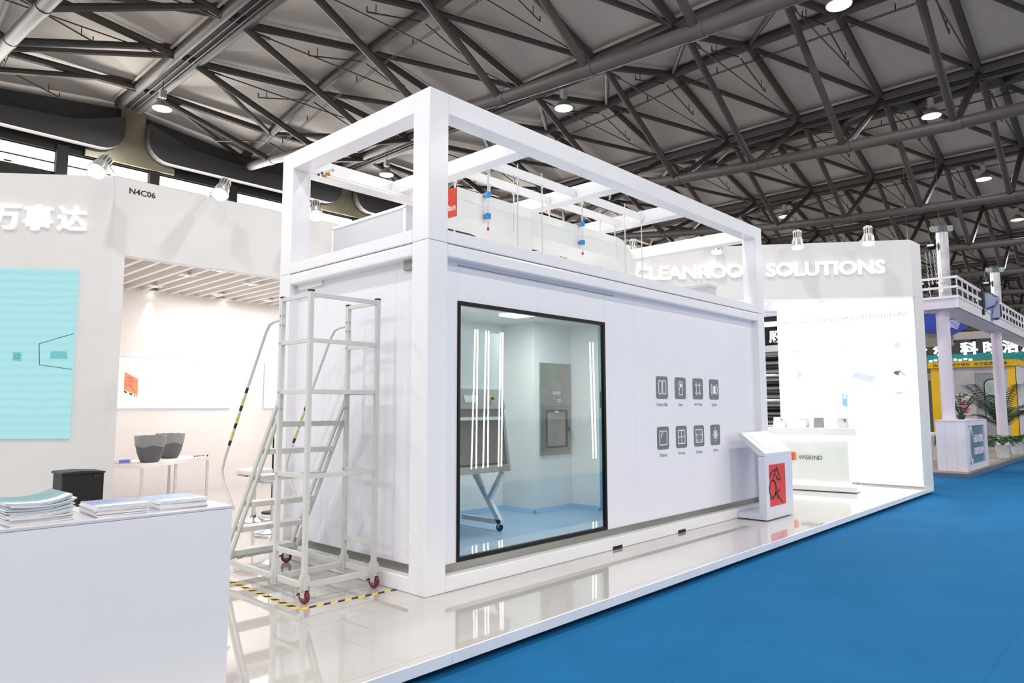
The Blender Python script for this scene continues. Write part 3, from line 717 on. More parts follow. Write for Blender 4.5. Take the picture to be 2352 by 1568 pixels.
for n, (a, b_) in enumerate(((-.05, 2.487), (3.17, 4.8))):
    t = thing('wall_screen', ['wide white glowing screen with orange flag picture on the rear wall', 'white glowing screen half hidden by the ladder on the rear wall'][n], 'screen', (a, 8.9, 1.5))
    MB().box(a, 8.87, 1.5, b_, 8.9, 2.4).build('bezel', faint, t)
    MB().box(a+.008, 8.865, 1.508, b_-.008, 8.87, 2.392).build('picture', panel_glow, t)
    if n == 0:
        f = MB(); f.prism([(.575, 8.862, 2.146), (.808, 8.862, 2.023), (.807, 8.862, 1.731), (.58, 8.862, 1.82)], (0, .003, 0)); fo = f.build('flag_picture', orange_m, t)
        f = MB()
        for u0, u1 in ((.58, .63), (.67, .72), (.75, .77), (.785, .8)): f.prism([(u0, 8.86, 1.815-(u0-.58)*.4), (u1, 8.86, 1.815-(u1-.58)*.4), (u1, 8.86, 1.785-(u1-.58)*.4), (u0, 8.86, 1.785-(u0-.58)*.4)], (0, .003, 0))
        f.build('flag_shadow', ink, t)
        for i in range(14):
            u = .54+.09*i*(1-.018*i); MB().box(u, 8.862, 1.51, u+.005, 8.865, 1.80-.02*i if u < .8 else 1.98-.035*i).build('picture_line', faint, t)
        horse_on = fo
def horse(b, org, right, up, wd, t=.003):
    def st(P, k=1): stroke(b, P, wd*k, org, right, up, t)
    st([(.0, .71), (.08, .79), (.2, .84), (.34, .865), (.52, .855)], 1.3); st([(.45, .94), (.50, .865), (.56, .76)], 1.2)
    st([(.56, .80), (.66, .66), (.62, .60), (.54, .62), (.36, .76), (.43, .66), (.56, .60)]); st([(.38, .83), (.24, .72), (.22, .62)])
    st(arc(.17, .42, .2, .2, 0, 2*PI, 18)); st([(.22, .62), (.34, .55), (.40, .42), (.34, .30)])
    st([(.0, .22), (.12, .17), (.26, .22), (.34, .30)]); st([(.34, .30), (.64, .38), (.48, .30), (.46, .14)], 1.1); st([(.3, .32), (.5, .22), (.78, .04)], 1.2)
hb = MB(); horse(hb, (.60, 8.861, 1.86), Vector((.19, 0, -.07)), Vector((0, 0, .24)), .01); hb.build('flag_emblem', print_mat('pink_line', (240, 110, 130)), horse_on)

# angled wall with the LED screen
Pc = Vector((-.585, 5.95, 0)); dS = Vector((-.752, .659, 0)); nS = Vector((-.659, -.752, 0))
ws = thing('wall_screen_side', kind='structure', loc=Pc)
MB().prism([Pc, Pc+dS*5, Pc+dS*5-nS*.13, Pc-nS*.13], (0, 0, 4.68)).build('panel', booth_white, ws)
rS = -dS
sc_o = thing('led_screen', 'large LED screen showing a pale turquoise cleanroom at the left edge', 'screen', Pc+dS*1.6+Z*1.1)
cyan = mat('screen_cyan', (150, 215, 222), .5, emit=(160, 226, 230), estr=.9, var=0)
nt = cyan.node_tree; pbn = nt.nodes['Principled BSDF']; pbn.inputs['Base Color'].default_value = (.02, .03, .03, 1)
for l in list(pbn.inputs['Base Color'].links): nt.links.remove(l)
tcn = nt.nodes.new('ShaderNodeTexCoord'); wvn = nt.nodes.new('ShaderNodeTexWave'); wvn.bands_direction = 'Z'; wvn.inputs['Scale'].default_value = 3; wvn.inputs['Distortion'].default_value = 1.5; wvn.inputs['Detail'].default_value = 1
rpn = nt.nodes.new('ShaderNodeValToRGB'); rpn.color_ramp.elements[0].color = lin((166, 228, 233)); rpn.color_ramp.elements[1].color = lin((178, 232, 236))
nt.links.new(tcn.outputs['Object'], wvn.inputs['Vector']); nt.links.new(wvn.outputs['Fac'], rpn.inputs['Fac']); nt.links.new(rpn.outputs['Color'], pbn.inputs['Emission Color'])
a = Pc+dS*.415+nS*.002
MB().prism([a+Z*1.108, a+dS*3.2+Z*1.108, a+dS*3.2+Z*3.366, a+Z*3.366], nS*.03).build('picture', cyan, sc_o)
def S2(s, z, off=.034): return Pc+dS*s+nS*off+Z*z
dt = print_mat('screen_teal_line', (45, 110, 112))
mt2 = print_mat('screen_teal_mid', (122, 198, 204))
b = MB()
for p, q in (((.42, 2.50), (.85, 2.36)), ((.85, 2.36), (.83, 2.08)), ((.83, 2.08), (.42, 2.02))): b.bar(S2(*p), S2(*q), .008, .004, up=nS)
b.build('picture_outline', dt, sc_o)
for q in (((.50, 2.26), (.70, 2.26), (.70, 2.16), (.48, 2.16)), ((1.06, 2.24), (1.17, 2.25), (1.17, 2.14), (1.06, 2.12)), ((1.36, 2.24), (1.46, 2.24), (1.46, 2.08), (1.36, 2.08))):
    MB().prism([S2(*p) for p in q], nS*.002).build('picture_shape', mt2, sc_o)
b = MB()
for u in (1.09, 1.39):
    P = [(u, 2.16), (u+.05, 2.16), (u+.05, 2.21), (u, 2.21), (u, 2.16)]
    for p, q in zip(P, P[1:]): b.bar(S2(*p, .037), S2(*q, .037), .004, .003, up=nS)
b.build('picture_outline', dt, sc_o)
cs = thing('wall_characters', 'three glowing white Chinese characters above the turquoise screen', 'sign', Pc+dS*.9+Z*3.9)
for ch, s0, s1 in (('万', 1.60, 1.19), ('事', 1.15, .78), ('达', .72, .345)):
    text('letter', ch, .35, S2(s0, 3.89, .0), rS, Z, glow_letter, cs, width=s0-s1, bold=.022, depth=.05)

# right hand header wall, wall behind, lightbox
Pa = Vector((11.051, -.984, 0)); Pb = Vector((8.118, 3.302, 0)); Pd = Vector((6.819, 4.85, 0)); dH = (Pb-Pa).normalized(); nH = Vector((-dH.y, dH.x, 0)).normalized()
if nH.x > 0: nH = -nH
wh = thing('wall_right', kind='structure', loc=(10, 1, 0))
Pq = Vector((11.62, -1.02, 0))
MB().prism([Pa+Z*3.6, Pq+Z*3.6, Vector((11.62, 1.0, 3.6)), Pb-nH*.8+Z*3.6, Pb+Z*3.6], (0, 0, 1.08)).build('header', booth_white, wh, bevel=.004)
MB().prism([Pb, Pd, Pd+Vector((.1, .1, 0)), Pb+Vector((.1, .1, 0))], (0, 0, 4.68)).build('return_panel', booth_white, wh)
MB().prism([Vector((11.16, -.985, 0)), Pq, Vector((11.62, 1.68, 0)), Vector((11.16, 1.68, 0))], (0, 0, 3.6)).build('pillar_panel', booth_white, wh)
MB().prism([Pb+Z*3.56, Pa+Z*3.56, Vector((11.3, 1.7, 3.56)), Vector((9.9, 3.4, 3.56))], (0, 0, .04)).build('soffit', white, wh)
for n, (x, yy) in enumerate(((9.75, 1.35), (10.4, .45))):  # flush downlights with glowing lenses, set into the soffit
    t = thing('soffit_downlight', ['round flush downlight in the white soffit, left one', 'round flush downlight in the white soffit, right one'][n], 'downlight', (x, yy, 3.56), group='soffit downlights')
    MB().lathe((x, yy, 3.548), [(.09, .012), (.09, 0), (.07, 0), (.07, .008)], 20).build('ring', white, t, smooth=True); MB().lathe((x, yy, 3.550), [(.066, 0), (.066, .004)], 20).build('lens', lamp_m, t)
hs = thing('header_letters', 'glowing white raised letters CLEANROOM SOLUTIONS on the right header wall', 'sign', Pa+dH*3+Z*4)
so = Pa+nH*0
# SOLUTIONS ends at s=.476 and starts at s=2.64; the first word starts about s=5.05
text('letter', 'SOLUTIONS', .275, Pa+dH*2.65+Z*4.03, -dH, Z, glow_letter, hs, width=2.17, bold=.03, depth=.05, chars=True)
text('letter', 'CLEANROOM', .275, Pa+dH*5.18+Z*4.035, -dH, Z, glow_letter, hs, width=2.40, bold=.03, depth=.05, chars=True)
lb = thing('light_box', 'tall glowing white light box with faint product pictures on the right wall', 'light box', (11.15, .35, 0))
MB().box(11.12, -.97, .03, 11.16, 1.66, 3.58).build('frame', platform_edge, lb)
MB().box(11.112, -.945, .055, 11.12, 1.64, 3.56).build('glowing_face', mat('lightbox_face', (255, 255, 255), .5, emit=(255, 255, 255), estr=1.9), lb)
lbk = print_mat('lightbox_ink', (196, 202, 218)); lbb = print_mat('lightbox_blue', (160, 215, 255)); lbf = print_mat('lightbox_faint', (228, 240, 252))
text('writing', 'MODULAR CLEANROOM SYSTEM SOLUTIONS', .085, (11.109, 1.48, 3.235), -Y, Z, print_mat('lightbox_text', (160, 168, 188)), lb, width=2.33, depth=.002)
def LP(y, z): return Vector((11.108, y, z))
MB().prism([LP(.39, 1.77), LP(.295, 1.75), LP(.305, 1.51), LP(.398, 1.54)], X*.003).build('door_picture', lbb, lb)
MB().prism([LP(.365, 1.74), LP(.32, 1.73), LP(.32, 1.665), LP(.365, 1.68)], X*-.002).build('door_picture', MATS['lightbox_face'], lb)
MB().prism([LP(.125, 2.19), LP(-.26, 2.10), LP(-.16, 1.99), LP(.2, 2.09)], X*.003).build('roof_picture', lbf, lb)
b = MB()
for p, q in (((.53, 1.95), (.045, 1.80)), ((.80, 1.66), (.06, 1.43)), ((.53, 2.22), (.1, 2.13)), ((.06, 1.43), (-.05, 1.55)), ((.0, 1.78), (-.02, 1.5)), ((-.02, 1.77), (-.15, 1.74)), ((-.10, 1.76), (-.10, 1.62))): b.bar(LP(*p), LP(*q), .006, .002, up=X)
b.build('outline_picture', lbk, lb)
for q in (((-.606, 2.727), (-.721, 2.732), (-.69, 2.632), (-.60, 2.625)), ((1.28, 2.269), (1.178, 2.244), (1.18, 2.14), (1.27, 2.12))): MB().prism([LP(*p) for p in q], X*.003).build('panel_picture', lbf, lb)
MB().prism([LP(-.55, 2.15), LP(-.60, 2.20), LP(-.68, 2.18), LP(-.64, 2.10)], X*.003).build('camera_picture', print_mat('lightbox_grey', (110, 120, 135)), lb)
MB().prism([LP(-.655, 2.24), LP(-.77, 2.10), LP(-.745, 2.09), LP(-.64, 2.21)], X*.003).build('camera_picture', lbk, lb)
MB().prism([LP(-.58, 1.79), LP(-.70, 1.785), LP(-.70, 1.76), LP(-.60, 1.76)], X*.003).build('lamp_picture', lbk, lb)
MB().prism([LP(.35, 2.635), LP(.235, 2.71), LP(.24, 2.69), LP(.35, 2.62)], X*.003).build('shelf_picture', lbk, lb)
MB().prism([LP(1.33, 2.69), LP(1.14, 2.645), LP(1.14, 2.635), LP(1.33, 2.67)], X*.003).build('shelf_picture', lbk, lb)

# arm spotlights
def spotlight(pos, aim, label, wall_pt, power=12, beam=1.3):
    pos = Vector(pos); aim = Vector(aim); d = (aim-pos).normalized()
    t = thing('arm_spotlight', label, 'spotlight', pos, group='arm spotlights on the wall tops')
    K = 1.3
    b = MB().lathe(pos, [(K*a_, K*b_) for a_, b_ in [(.052, -.17), (.062, -.16), (.062, -.04), (.074, -.03), (.082, .05), (.09, .07), (.09, .085)]], 20, d); b.build('housing', mat('spot_silver', (196, 194, 192), .3, metal=.6), t, smooth=True)
    vb = MB(); u = d.cross(Z).normalized(); v_ = d.cross(u)
    for i in range(12):
        a = 2*PI*i/12; q = u*math.cos(a)+v_*math.sin(a); vb.bar(pos-d*.17+q*.083, pos-d*.07+q*.083, .016, .004, up=q)
    vb.build('cooling_slots', mat('slot_dark', (50, 48, 50), .6), t)
    MB().lathe(pos, [(.105, .112), (.10, .125), (.03, .135)], 24, d).build('lens', spot_glow, t, smooth=True)
    MB().path([Vector(wall_pt), Vector(wall_pt)+Z*.06, (pos+Vector(wall_pt))/2+Z*.10, pos-d*.05+u*.07], .008, 6).build('arm', chrome, t)
    MB().bar(pos-d*.05+u*.09, pos-d*.05-u*.09, .012).build('yoke', chrome, t)
    MB().box(wall_pt[0]-.03, wall_pt[1]-.03, wall_pt[2], wall_pt[0]+.03, wall_pt[1]+.03, wall_pt[2]+.03).build('base', chrome, t)
    dd = bpy.data.lights.new('spot', 'SPOT'); dd.energy = power; dd.spot_size = beam; dd.spot_blend = .6; dd.color = (1, .97, .93); dd.shadow_soft_size = .05
    o = bpy.data.objects.new('spot', dd); C.objects.link(o); o.location = pos+d*.19; o.rotation_euler = d.to_track_quat('-Z', 'Y').to_euler()
spotlight((-.93, 5.45, 4.60), (-1.12, 5.28, 4.3), 'chrome arm spotlight above the characters on the left wall', (-.6, 6.0, 4.68), .6)
spotlight((.66, 5.45, 4.66), (.5, 5.28, 4.36), 'chrome arm spotlight above the doorway wall, right of the stand number', (.72, 6.0, 4.68), .6)
spotlight((2.20, 5.45, 4.66), (2.1, 5.25, 4.36), 'chrome arm spotlight seen through the upper frame, left side', (2.26, 6.0, 4.68), .6)
for (x, yy, l), wp in (((10.10, -.52, 'lit chrome spotlight at the right end of the header wall'), (10.62, -.25, 4.68)), ((9.50, .55, 'chrome spotlight with a looped cable above the header letters'), (9.92, .78, 4.68)), ((8.82, 1.85, 'chrome spotlight framed inside the white steel frame'), (9.1, 1.98, 4.68)), ((7.95, 3.2, 'chrome spotlight behind the rod at the left header end'), (8.25, 3.3, 4.68))):
    p = Vector((x, yy, 4.62)); spotlight(p, p+nH*.12+dH*.05-Z*.8, l, wp, .6)
spotlight((6.95, 4.2, 4.45), (7.3, 4.6, 3.6), 'glaring spotlight seen below the air duct', (7.1, 4.6, 4.68), 2)

# ================================================================ COUNTERS, KIOSK
cw_ = mat('counter_white', (238, 235, 234), .25, var=.01)
ctn = thing('reception_counter', 'large plain white reception counter in the left foreground', 'counter', (-3.5, -.6, 0))
MB().box(-6.2, -.833, 0, -1.995, -.30, .985).build('body', cw_, ctn, bevel=.003)
MB().box(-6.2, -.836, .986, -1.992, -.297, 1.0).build('worktop', mat('counter_top', (214, 212, 220), .12, var=.01), ctn, bevel=.002)
# brochures
paper = mat('paper_edge', (226, 224, 224), .7, var=.03, scale=30); cov_w = mat('cover_white', (214, 222, 232), .35)
cov_a = mat('cover_seagreen', (116, 144, 150), .3, var=.2, scale=4); cov_b = mat('cover_lavender', (122, 136, 182), .3, var=.15, scale=5); cov_c = mat('cover_blue', (112, 150, 192), .3, var=.14, scale=5); spine_n = mat('spine_navy', (48, 66, 104), .4); spine_g = mat('spine_grey', (90, 92, 90), .4)
def brochure(c, z, ang, lx, ly, th, cover, spine, label, group, bow=.0, mesh_only=False):
    t = thing('brochure', label, 'brochure', (c[0], c[1], z), ang, group)
    R_ = Matrix.Translation((c[0], c[1], z)) @ Matrix.Rotation(ang, 4, 'Z')
    def slab(z0, z1, x0=-lx/2, x1=lx/2, y0=-ly/2, y1=ly/2):
        b = MB(); n = 6
        for i in range(n):
            xa = x0+(x1-x0)*i/n; xb = x0+(x1-x0)*(i+1)/n; f = lambda x: bow*((x/(lx/2))**2)*(1 if x > 0 else .3)
            b.hexa([R_ @ Vector(p) for p in ((xa, y0, z0+f(xa)), (xb, y0, z0+f(xb)), (xb, y1, z0+f(xb)), (xa, y1, z0+f(xa)), (xa, y0, z1+f(xa)), (xb, y0, z1+f(xb)), (xb, y1, z1+f(xb)), (xa, y1, z1+f(xa)))])
        return b
    slab(0, th*.8).build('pages', paper, t)
    slab(th*.8, th*.95).build('cover', cover, t)
    if cover is not cov_w:
        slab(th*.95, th*.99, y0=-ly/2+.004, y1=-ly/2+.075).build('white_band', cov_w, t)
        slab(th*.95, th*.99, x0=-lx/2+.02, x1=lx/2-.06, y0=-ly/2+.10, y1=-ly/2+.106).build('printed_line', cov_w, t)
    return t
def bcount(c, n, th, ang0, lx, ly, covers, spine, where, group, bow0=0, dx=.006):
    z = 1.0
    for i in range(n):
        top = i == n-1
        lab = ('%s brochure lying on top of the %s stack' % (covers[2], where)) if top else 'thin brochure in the %s stack on the counter, below the top one' % where
        brochure((c[0]+rnd.uniform(-dx, dx)+.003*i*0, c[1]+rnd.uniform(-dx, dx)), z, ang0+rnd.uniform(-.03, .03), lx, ly, th, covers[0] if top else cov_w, spine, lab, group, bow0*i/n)
        z += th
    return z
z3 = bcount((-2.215, -.62), 7, .0065, .0, .235, .29, (cov_c, 0, 'pale blue covered'), spine_n, 'right', 'brochures in the right stack')
z2 = bcount((-2.495, -.64), 11, .0045, -.03, .225, .28, (cov_b, 0, 'lavender covered'), spine_n, 'middle', 'brochures in the middle stack')
z1 = bcount((-2.84, -.63), 15, .0062, .02, .25, .33, (cov_a, 0, 'sea green covered'), spine_g, 'tall left', 'brochures in the tall left stack', bow0=.03, dx=.012)
o = MB().box(-2.9, -.77, z1+.001, -2.69, -.70, z1+.0015)
def band(c, z, x0, x1, y0, y1, m_, nm, lab):
    pass
bxk = thing('black_bin', 'black plastic box with a sloped lid standing behind the counter', 'bin', (-1.16, 4.8, 0))
MB().box(-1.37, 4.61, 0, -.95, 4.98, .765).build('body', mat('bin_black', (12, 12, 13), .5), bxk, bevel=.01)
MB().prism([(-1.385, 4.60, .765), (-.94, 4.60, .765), (-.94, 4.60, .785), (-1.17, 4.60, .80), (-1.37, 4.60, .795), (-1.385, 4.60, .785)], (0, .4, 0)).build('lid', mat('bin_lid', (30, 30, 32), .45), bxk, bevel=.004)
MB().box(-1.06, 4.595, .72, -.97, 4.61, .755).build('label_plate', mat('bin_lid', (30, 30, 32), .45), bxk)

# kiosk
kw = mat('kiosk_white', (216, 219, 232), .3, var=.01)
ks = thing('info_kiosk', 'white information kiosk with slanted screen and red horse emblem panel', 'kiosk', (5.95, -.3, 0))
kx0, kx1 = 5.49, 6.385
MB().box(kx0, -.42, .012, kx1, -.32, .8445).build('front_board', kw, ks, bevel=.002)
MB().prism([(kx0, -.42, .845), (kx0, -.42, .888), (kx0, -.08, 1.16), (kx0, -.045, 1.12), (kx0, -.32, .86)], (kx1-kx0, 0, 0)).build('slanted_top', kw, ks, bevel=.003)
MB().prism([(kx0, -.32, .012), (kx0, -.32, .16), (kx0, -.30, .10), (kx0, -.005, .075), (kx0, -.005, .012)], (kx1-kx0, 0, 0)).build('foot', kw, ks, bevel=.002)
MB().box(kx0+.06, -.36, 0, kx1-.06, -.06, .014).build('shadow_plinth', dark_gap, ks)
sl = Vector((0, .34, .272)).normalized(); ns = X.cross(sl)
so_ = Vector((kx0+.16, -.42, .888))+sl*.09
b = MB(); plate(b, [(0, 0), (.60, 0), (.60, .29), (0, .29)], so_, X, sl, .003); f_ = b.build('screen_bezel', mat('bezel_lav', (205, 210, 235), .3), ks)
b = MB(); plate(b, [(.01, .01), (.59, .01), (.59, .28), (.01, .28)], so_+ns*.003, X, sl, .002); b.build('screen', mat('kiosk_screen', (245, 247, 255), .1, emit=(240, 243, 255), estr=.55), f_)
for i, u in enumerate((.22, .30, .38)): b = MB(); plate(b, arc(u, -.04, .008, .008, 0, 2*PI, 10)[:-1], so_, X, sl, .002); b.build('button', ink_grey, ks)
rp = MB().box(5.60, -.424, .178, 6.12, -.42, .732).build('red_panel', red_m, ks)
hb = MB(); horse(hb, (5.60, -.4241, .178), X*.52, Z*.554, .017); hb.build('horse_emblem', mat('emblem_navy', (34, 38, 56), .5), rp)

# sample counter
sc_ = thing('sample_counter', 'white sample counter with lit glass front and WISKIND lettering', 'counter', (9.6, .8, 0))
ca = .16
def F(u, v): # u along the front (to the left), v backwards
    return Vector((9.49, -.31, 0))+Vector((-.165, 1.07, 0)).normalized()*u+Vector((1.07, .165, 0)).normalized()*v
def fb(u0, v0, z0, u1, v1, z1): return MB().prism([F(u0, v0)+Z*z0, F(u1, v0)+Z*z0, F(u1, v1)+Z*z0, F(u0, v1)+Z*z0], (0, 0, z1-z0))
fb(0, 0, .012, 2.2, .52, .10).build('base', white, sc_, bevel=.003)
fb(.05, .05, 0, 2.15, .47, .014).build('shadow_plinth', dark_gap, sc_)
fb(-.02, -.01, 1.0, 2.2, .34, 1.128).build('top_slab', white, sc_, bevel=.004)
fb(.12, .03, .10, 2.1, .30, 1.0).build('body', mat('counter_core', (246, 248, 244), .4), sc_)
go = fb(.0, .0, .10, 2.18, .008, 1.0).build('glass_front', clear_glass, sc_)
fb(.0, .008, .10, .008, .32, 1.0).build('glass_side', clear_glass, sc_)
fb(.05, .0101, .97, 2.1, .028, .995).build('led_strip', mat('strip_glow', (255, 255, 255), .5, emit=(255, 255, 248), estr=5), sc_)
fb(.05, .0101, .105, 2.1, .028, .12).build('led_strip', MATS['strip_glow'], sc_)
dF = Vector((-.165, 1.07, 0)).normalized()
text('writing', 'WISKIND', .075, F(.95, -.004)+Z*.56, -dF, Z, ink, sc_, width=.40, depth=.002)
b = MB(); b.prism([F(1.16, -.004)+Z*.545, F(1.0, -.004)+Z*.545, F(1.0, -.004)+Z*.685, F(1.16, -.004)+Z*.685], (.003, 0, 0)); em = b.build('emblem_plate', mat('orange_plate', (240, 105, 60), .5), sc_)
hb = MB(); horse(hb, F(1.16, -.006)+Z*.545, -dF*.16, Z*.14, .007); hb.build('horse_emblem', MATS['emblem_navy'], em)
def sample(u, v, wd, ht, m_, label, tri=None, flat=False, rot=0):
    base = F(u, v)+Z*1.128; d = -dF; bk = Vector((1.07, .165, 0)).normalized()
    t = thing('sample_board', label, 'sample board', base, group='wall panel samples on the counter')
    lean = bk*.05+Z*ht
    MB().prism([base-d*wd/2, base+d*wd/2, base+d*wd/2+lean, base-d*wd/2+lean], bk*.012).build('face_panel', m_, t, bevel=.002)
    MB().prism([base+bk*.11-d*wd/2, base+bk*.11+d*wd/2, base+d*wd/2+lean+bk*.006, base-d*wd/2+lean+bk*.006], bk*.008).build('back_panel', mat('sample_side', (170, 170, 172), .5), t)
    if tri: MB().prism([base-d*.0+lean*.85-bk*.004+d*.0, base+d*.055+lean*.85-bk*.004, base+d*.055+lean*.5-bk*.004], bk*.003).build('corner_inlay', tri, t)
sample(1.30, .12, .22, .19, mat('sample_ivory', (238, 234, 224), .5), 'ivory sample board with olive corner, leftmost on the counter', mat('olive_inlay', (170, 165, 120), .5))
sample(.98, .14, .30, .13, mat('sample_cream', (236, 230, 218), .5), 'low cream sample board lying wide on the counter')
sample(.90, .24, .18, .17, mat('sample_grey_green', (205, 206, 196), .5), 'grey green sample board standing behind the low cream one')
sample(.62, .16, .17, .19, mat('sample_dark_grey', (140, 136, 138), .5), 'dark grey sample board in the middle of the counter')
sample(.22, .16, .17, .19, mat('sample_light_grey', (208, 204, 202), .5), 'light grey sample board with brown corner near the counter end', mat('brown_inlay', (112, 104, 92), .5))
t = thing('sample_tag', 'small blue framed acrylic tag at the counter end', 'sign', F(.02, .1)+Z*1.128)
b = MB()
for p, q in (((0, 0), (0, .07)), ((0, .07), (.06, .07)), ((.06, .07), (.06, 0))): b.bar(F(.08-p[0], .1)+Z*(1.13+p[1]), F(.08-q[0], .1)+Z*(1.13+q[1]), .006)
b.build('frame', lbb, t)

# ================================================================ MEETING CORNER
tb = thing('meeting_table', 'white table with slim legs in the meeting corner holding two grey bins', 'table', (.8, 7.2, 0))
A_, B_ = Vector((.10, 6.48, .64)), Vector((1.53, 7.50, .64)); pp = Vector((-.581, .814, 0))*.72
MB().prism([A_, B_, B_+pp, A_+pp], (0, 0, .06)).build('tabletop', warm_white, tb, bevel=.003)
for q in (A_, B_, B_+pp, A_+pp, (A_+B_)/2):
    c = (A_+B_+pp)/2; c = Vector((c.x, c.y, 0)); p = Vector((q.x, q.y, 0)); p = p+(c-p).normalized()*.04
    MB().bar(p, p+Z*.64, .035).build('leg', mat('leg_grey_white', (214, 212, 214), .4), tb)
bin_m = mat('bin_grey', (96, 97, 101), .55, var=.08, scale=6); bag_m = mat('clear_bag', (200, 200, 202), .25, var=.1)
bm_ = bag_m; bb_ = bm_.node_tree.nodes['Principled BSDF']; bb_.inputs['Alpha'].default_value = .45
for n, (x, yy, lab) in enumerate(((.335, 6.84, 'dark grey plastic bin with clear liner, front one on the table'), (.88, 7.52, 'dark grey plastic bin with clear liner, rear one on the table'))):
    t = thing('waste_bin', lab, 'bin', (x, yy, .70), group='grey bins on the meeting table')
    MB().lathe((x, yy, .701), [(.112, 0), (.128, .012), (.150, .06), (.178, .14), (.198, .24), (.208, .32), (.214, .39), (.207, .39), (.19, .24), (.14, .06), (.10, .02)], 32).build('body', bin_m, t, smooth=True)
    b = MB(); n_ = 40; prof = [(.204, .24), (.214, .31), (.220, .396), (.20, .396)]; vs = []
    for k_, (r, z) in enumerate(prof):
        for i in range(n_): a = 2*PI*i/n_; q = r+(.003+.004*math.sin(i*2.3))*(k_ < 3); vs.append((x+q*math.cos(a), yy+q*math.sin(a), .701+z+(.015*math.sin(i*.7) if k_ == 0 else .004*math.sin(i*1.9))))
    b.add(vs, [[k_*n_+i, k_*n_+(i+1) % n_, (k_+1)*n_+(i+1) % n_, (k_+1)*n_+i] for k_ in range(3) for i in range(n_)]); b.build('liner_bag', bag_m, t, smooth=True)
t = thing('tissue_pack', 'small white and blue tissue pack on the left table end', 'packet', (-.04, 6.9, .70))
MB().box(-.13, 6.86, .701, .09, 6.98, .765).build('pack', mat('pack_white', (235, 240, 248), .5), t, bevel=.012)
MB().box(-.08, 6.855, .71, .06, 6.86, .75).build('print', mat('pack_blue', (120, 130, 235), .5), t)
t = thing('candy_pile', 'tiny coloured wrapped sweets on the right table end', 'sweets', (1.3, 7.45, .70))
for i in range(8):
    x = 1.22+rnd.uniform(0, .26); yy = 7.45+rnd.uniform(-.03, .06)
    MB().box(x, yy, .701, x+.022, yy+.016, .72+rnd.uniform(-.005, .01)).build('sweet', mat('sweet_%d' % (i % 4), [(60, 80, 200), (220, 90, 50), (40, 60, 90), (230, 200, 80)][i % 4], .4), t, bevel=.003)
def stool(x, yy, lab, sz=.66):
    t = thing('bar_stool', lab, 'stool', (x, yy, 0), group='stools in the meeting corner')
    MB().lathe((x, yy, 0), [(.21, 0), (.215, .01), (.18, .022), (.08, .04), (.035, .08), (.03, .12)], 28).build('base', chrome, t, smooth=True)
    MB().lathe((x, yy, .1), [(.026, 0), (.026, .3), (.017, .3), (.017, sz-.12)], 14).build('gas_lift', chrome, t, smooth=True)
    MB().path([(x+.02, yy-.0, .22), (x+.05, yy-.16, .22), (x+.15, yy-.2, .22), (x+.24, yy-.1, .22), (x+.2, yy, .22), (x+.02, yy, .22)], .009, 8).build('footrest', black_m, t, smooth=True)
    b = MB(); P = rrect(-.2, -.2, .2, .2, .1, 5)
    b.prism([(x+u, yy+v, sz) for u, v in P], (0, 0, .015)); b.build('seat_pan', chrome, t)
    b = MB(); b.prism([(x+u*.98, yy+v*.98, sz+.015) for u, v in P], (0, 0, .075)); b.build('seat', mat('pale_pink_seat', (238, 222, 224), .3), t, bevel=.02)
    MB().bar((x+.05, yy, sz-.02), (x+.16, yy-.05, sz-.05), .01).build('lever', black_m, t)
    return t
stool(.92, 4.69, 'pale pink bar stool with chrome round base behind the ladder', .60); stool(.68, 3.72, 'second pale stool mostly hidden behind the ladder legs', .60)
s_ = thing('coat_stand', 'thin black stand with small hooked top behind the ladder', 'stand', (1.45, 5.2, 0))
MB().tube((1.45, 5.2, .02), (1.45, 5.2, 1.32), .012, 8).build('pole', black_m, s_); MB().lathe((1.45, 5.2, 0), [(.14, 0), (.14, .015), (.02, .03)], 20).build('base', black_m, s_)
MB().bar((1.40, 5.16, 1.30), (1.49, 5.24, 1.34), .02).build('hook', black_m, s_)

# ================================================================ NEIGHBOUR BOOTH (right)
grey_pf = mat('grey_stage', (128, 122, 116), .7, var=.05); edge_bl = mat('stage_edge', (88, 104, 128), .6)
nb = thing('neighbour_platform', 'low grey stage of the neighbouring stand with blue grey edge', 'platform', (20, 2, -.12))
MB().box(15.2, -.93, -.12, 46, 14, -.022).build('edge', edge_bl, nb)
for i in range(14):
    for j in range(4): MB().box(15.23+1.2*i, -.9+1.2*j, -.022, 15.23+1.2*i+1.19, -.9+1.2*j+1.19, -.018).build('floor_board', grey_pf, nb)
MB().box(15.21, 3.9, -.022, 46, 14, -.018).build('floor_board', grey_pf, nb)
nl = mat('lilac_white', (214, 204, 218), .4, var=.015); nlc = mat('lilac_counter', (226, 222, 232), .35)
nc = thing('neighbour_counter', 'white counter with slate blue glass front at the neighbouring stand corner', 'counter', (16.5, -.5, -.02))
cx0, cx1, cy0, cy1, cz0, cz1 = 15.79, 18.4, -.82, -.2, -.018, 1.19
for a, b_ in ((-.82, -.62), (-.618, -.40), (-.398, -.2)): MB().box(cx0, a, cz0, cx0+.03, b_, cz1-.02).build('side_panel', nlc, nc)
fr = MB(); fr.box(cx0+.03, cy0, cz0, cx0+.35, cy0+.05, cz1-.02); fr.box(cx1-.35, cy0, cz0, cx1, cy0+.05, cz1-.02); fr.box(cx0+.35, cy0, cz1-.14, cx1-.35, cy0+.05, cz1-.02); fr.box(cx0+.35, cy0, cz0, cx1-.35, cy0+.05, cz0+.14); fr.build('front_frame', nlc, nc)
gp = MB().box(cx0+.35, cy0+.03, cz0+.14, cx1-.35, cy0+.045, cz1-.14).build('front_panel', mat('slate_blue', (100, 124, 146), .25, var=.15), nc)
text('writing', '远大净化', .2, (cx0+1.0, cy0+.03, .62), X, Z, nlc, gp, width=1.1, bold=.02, depth=.02)
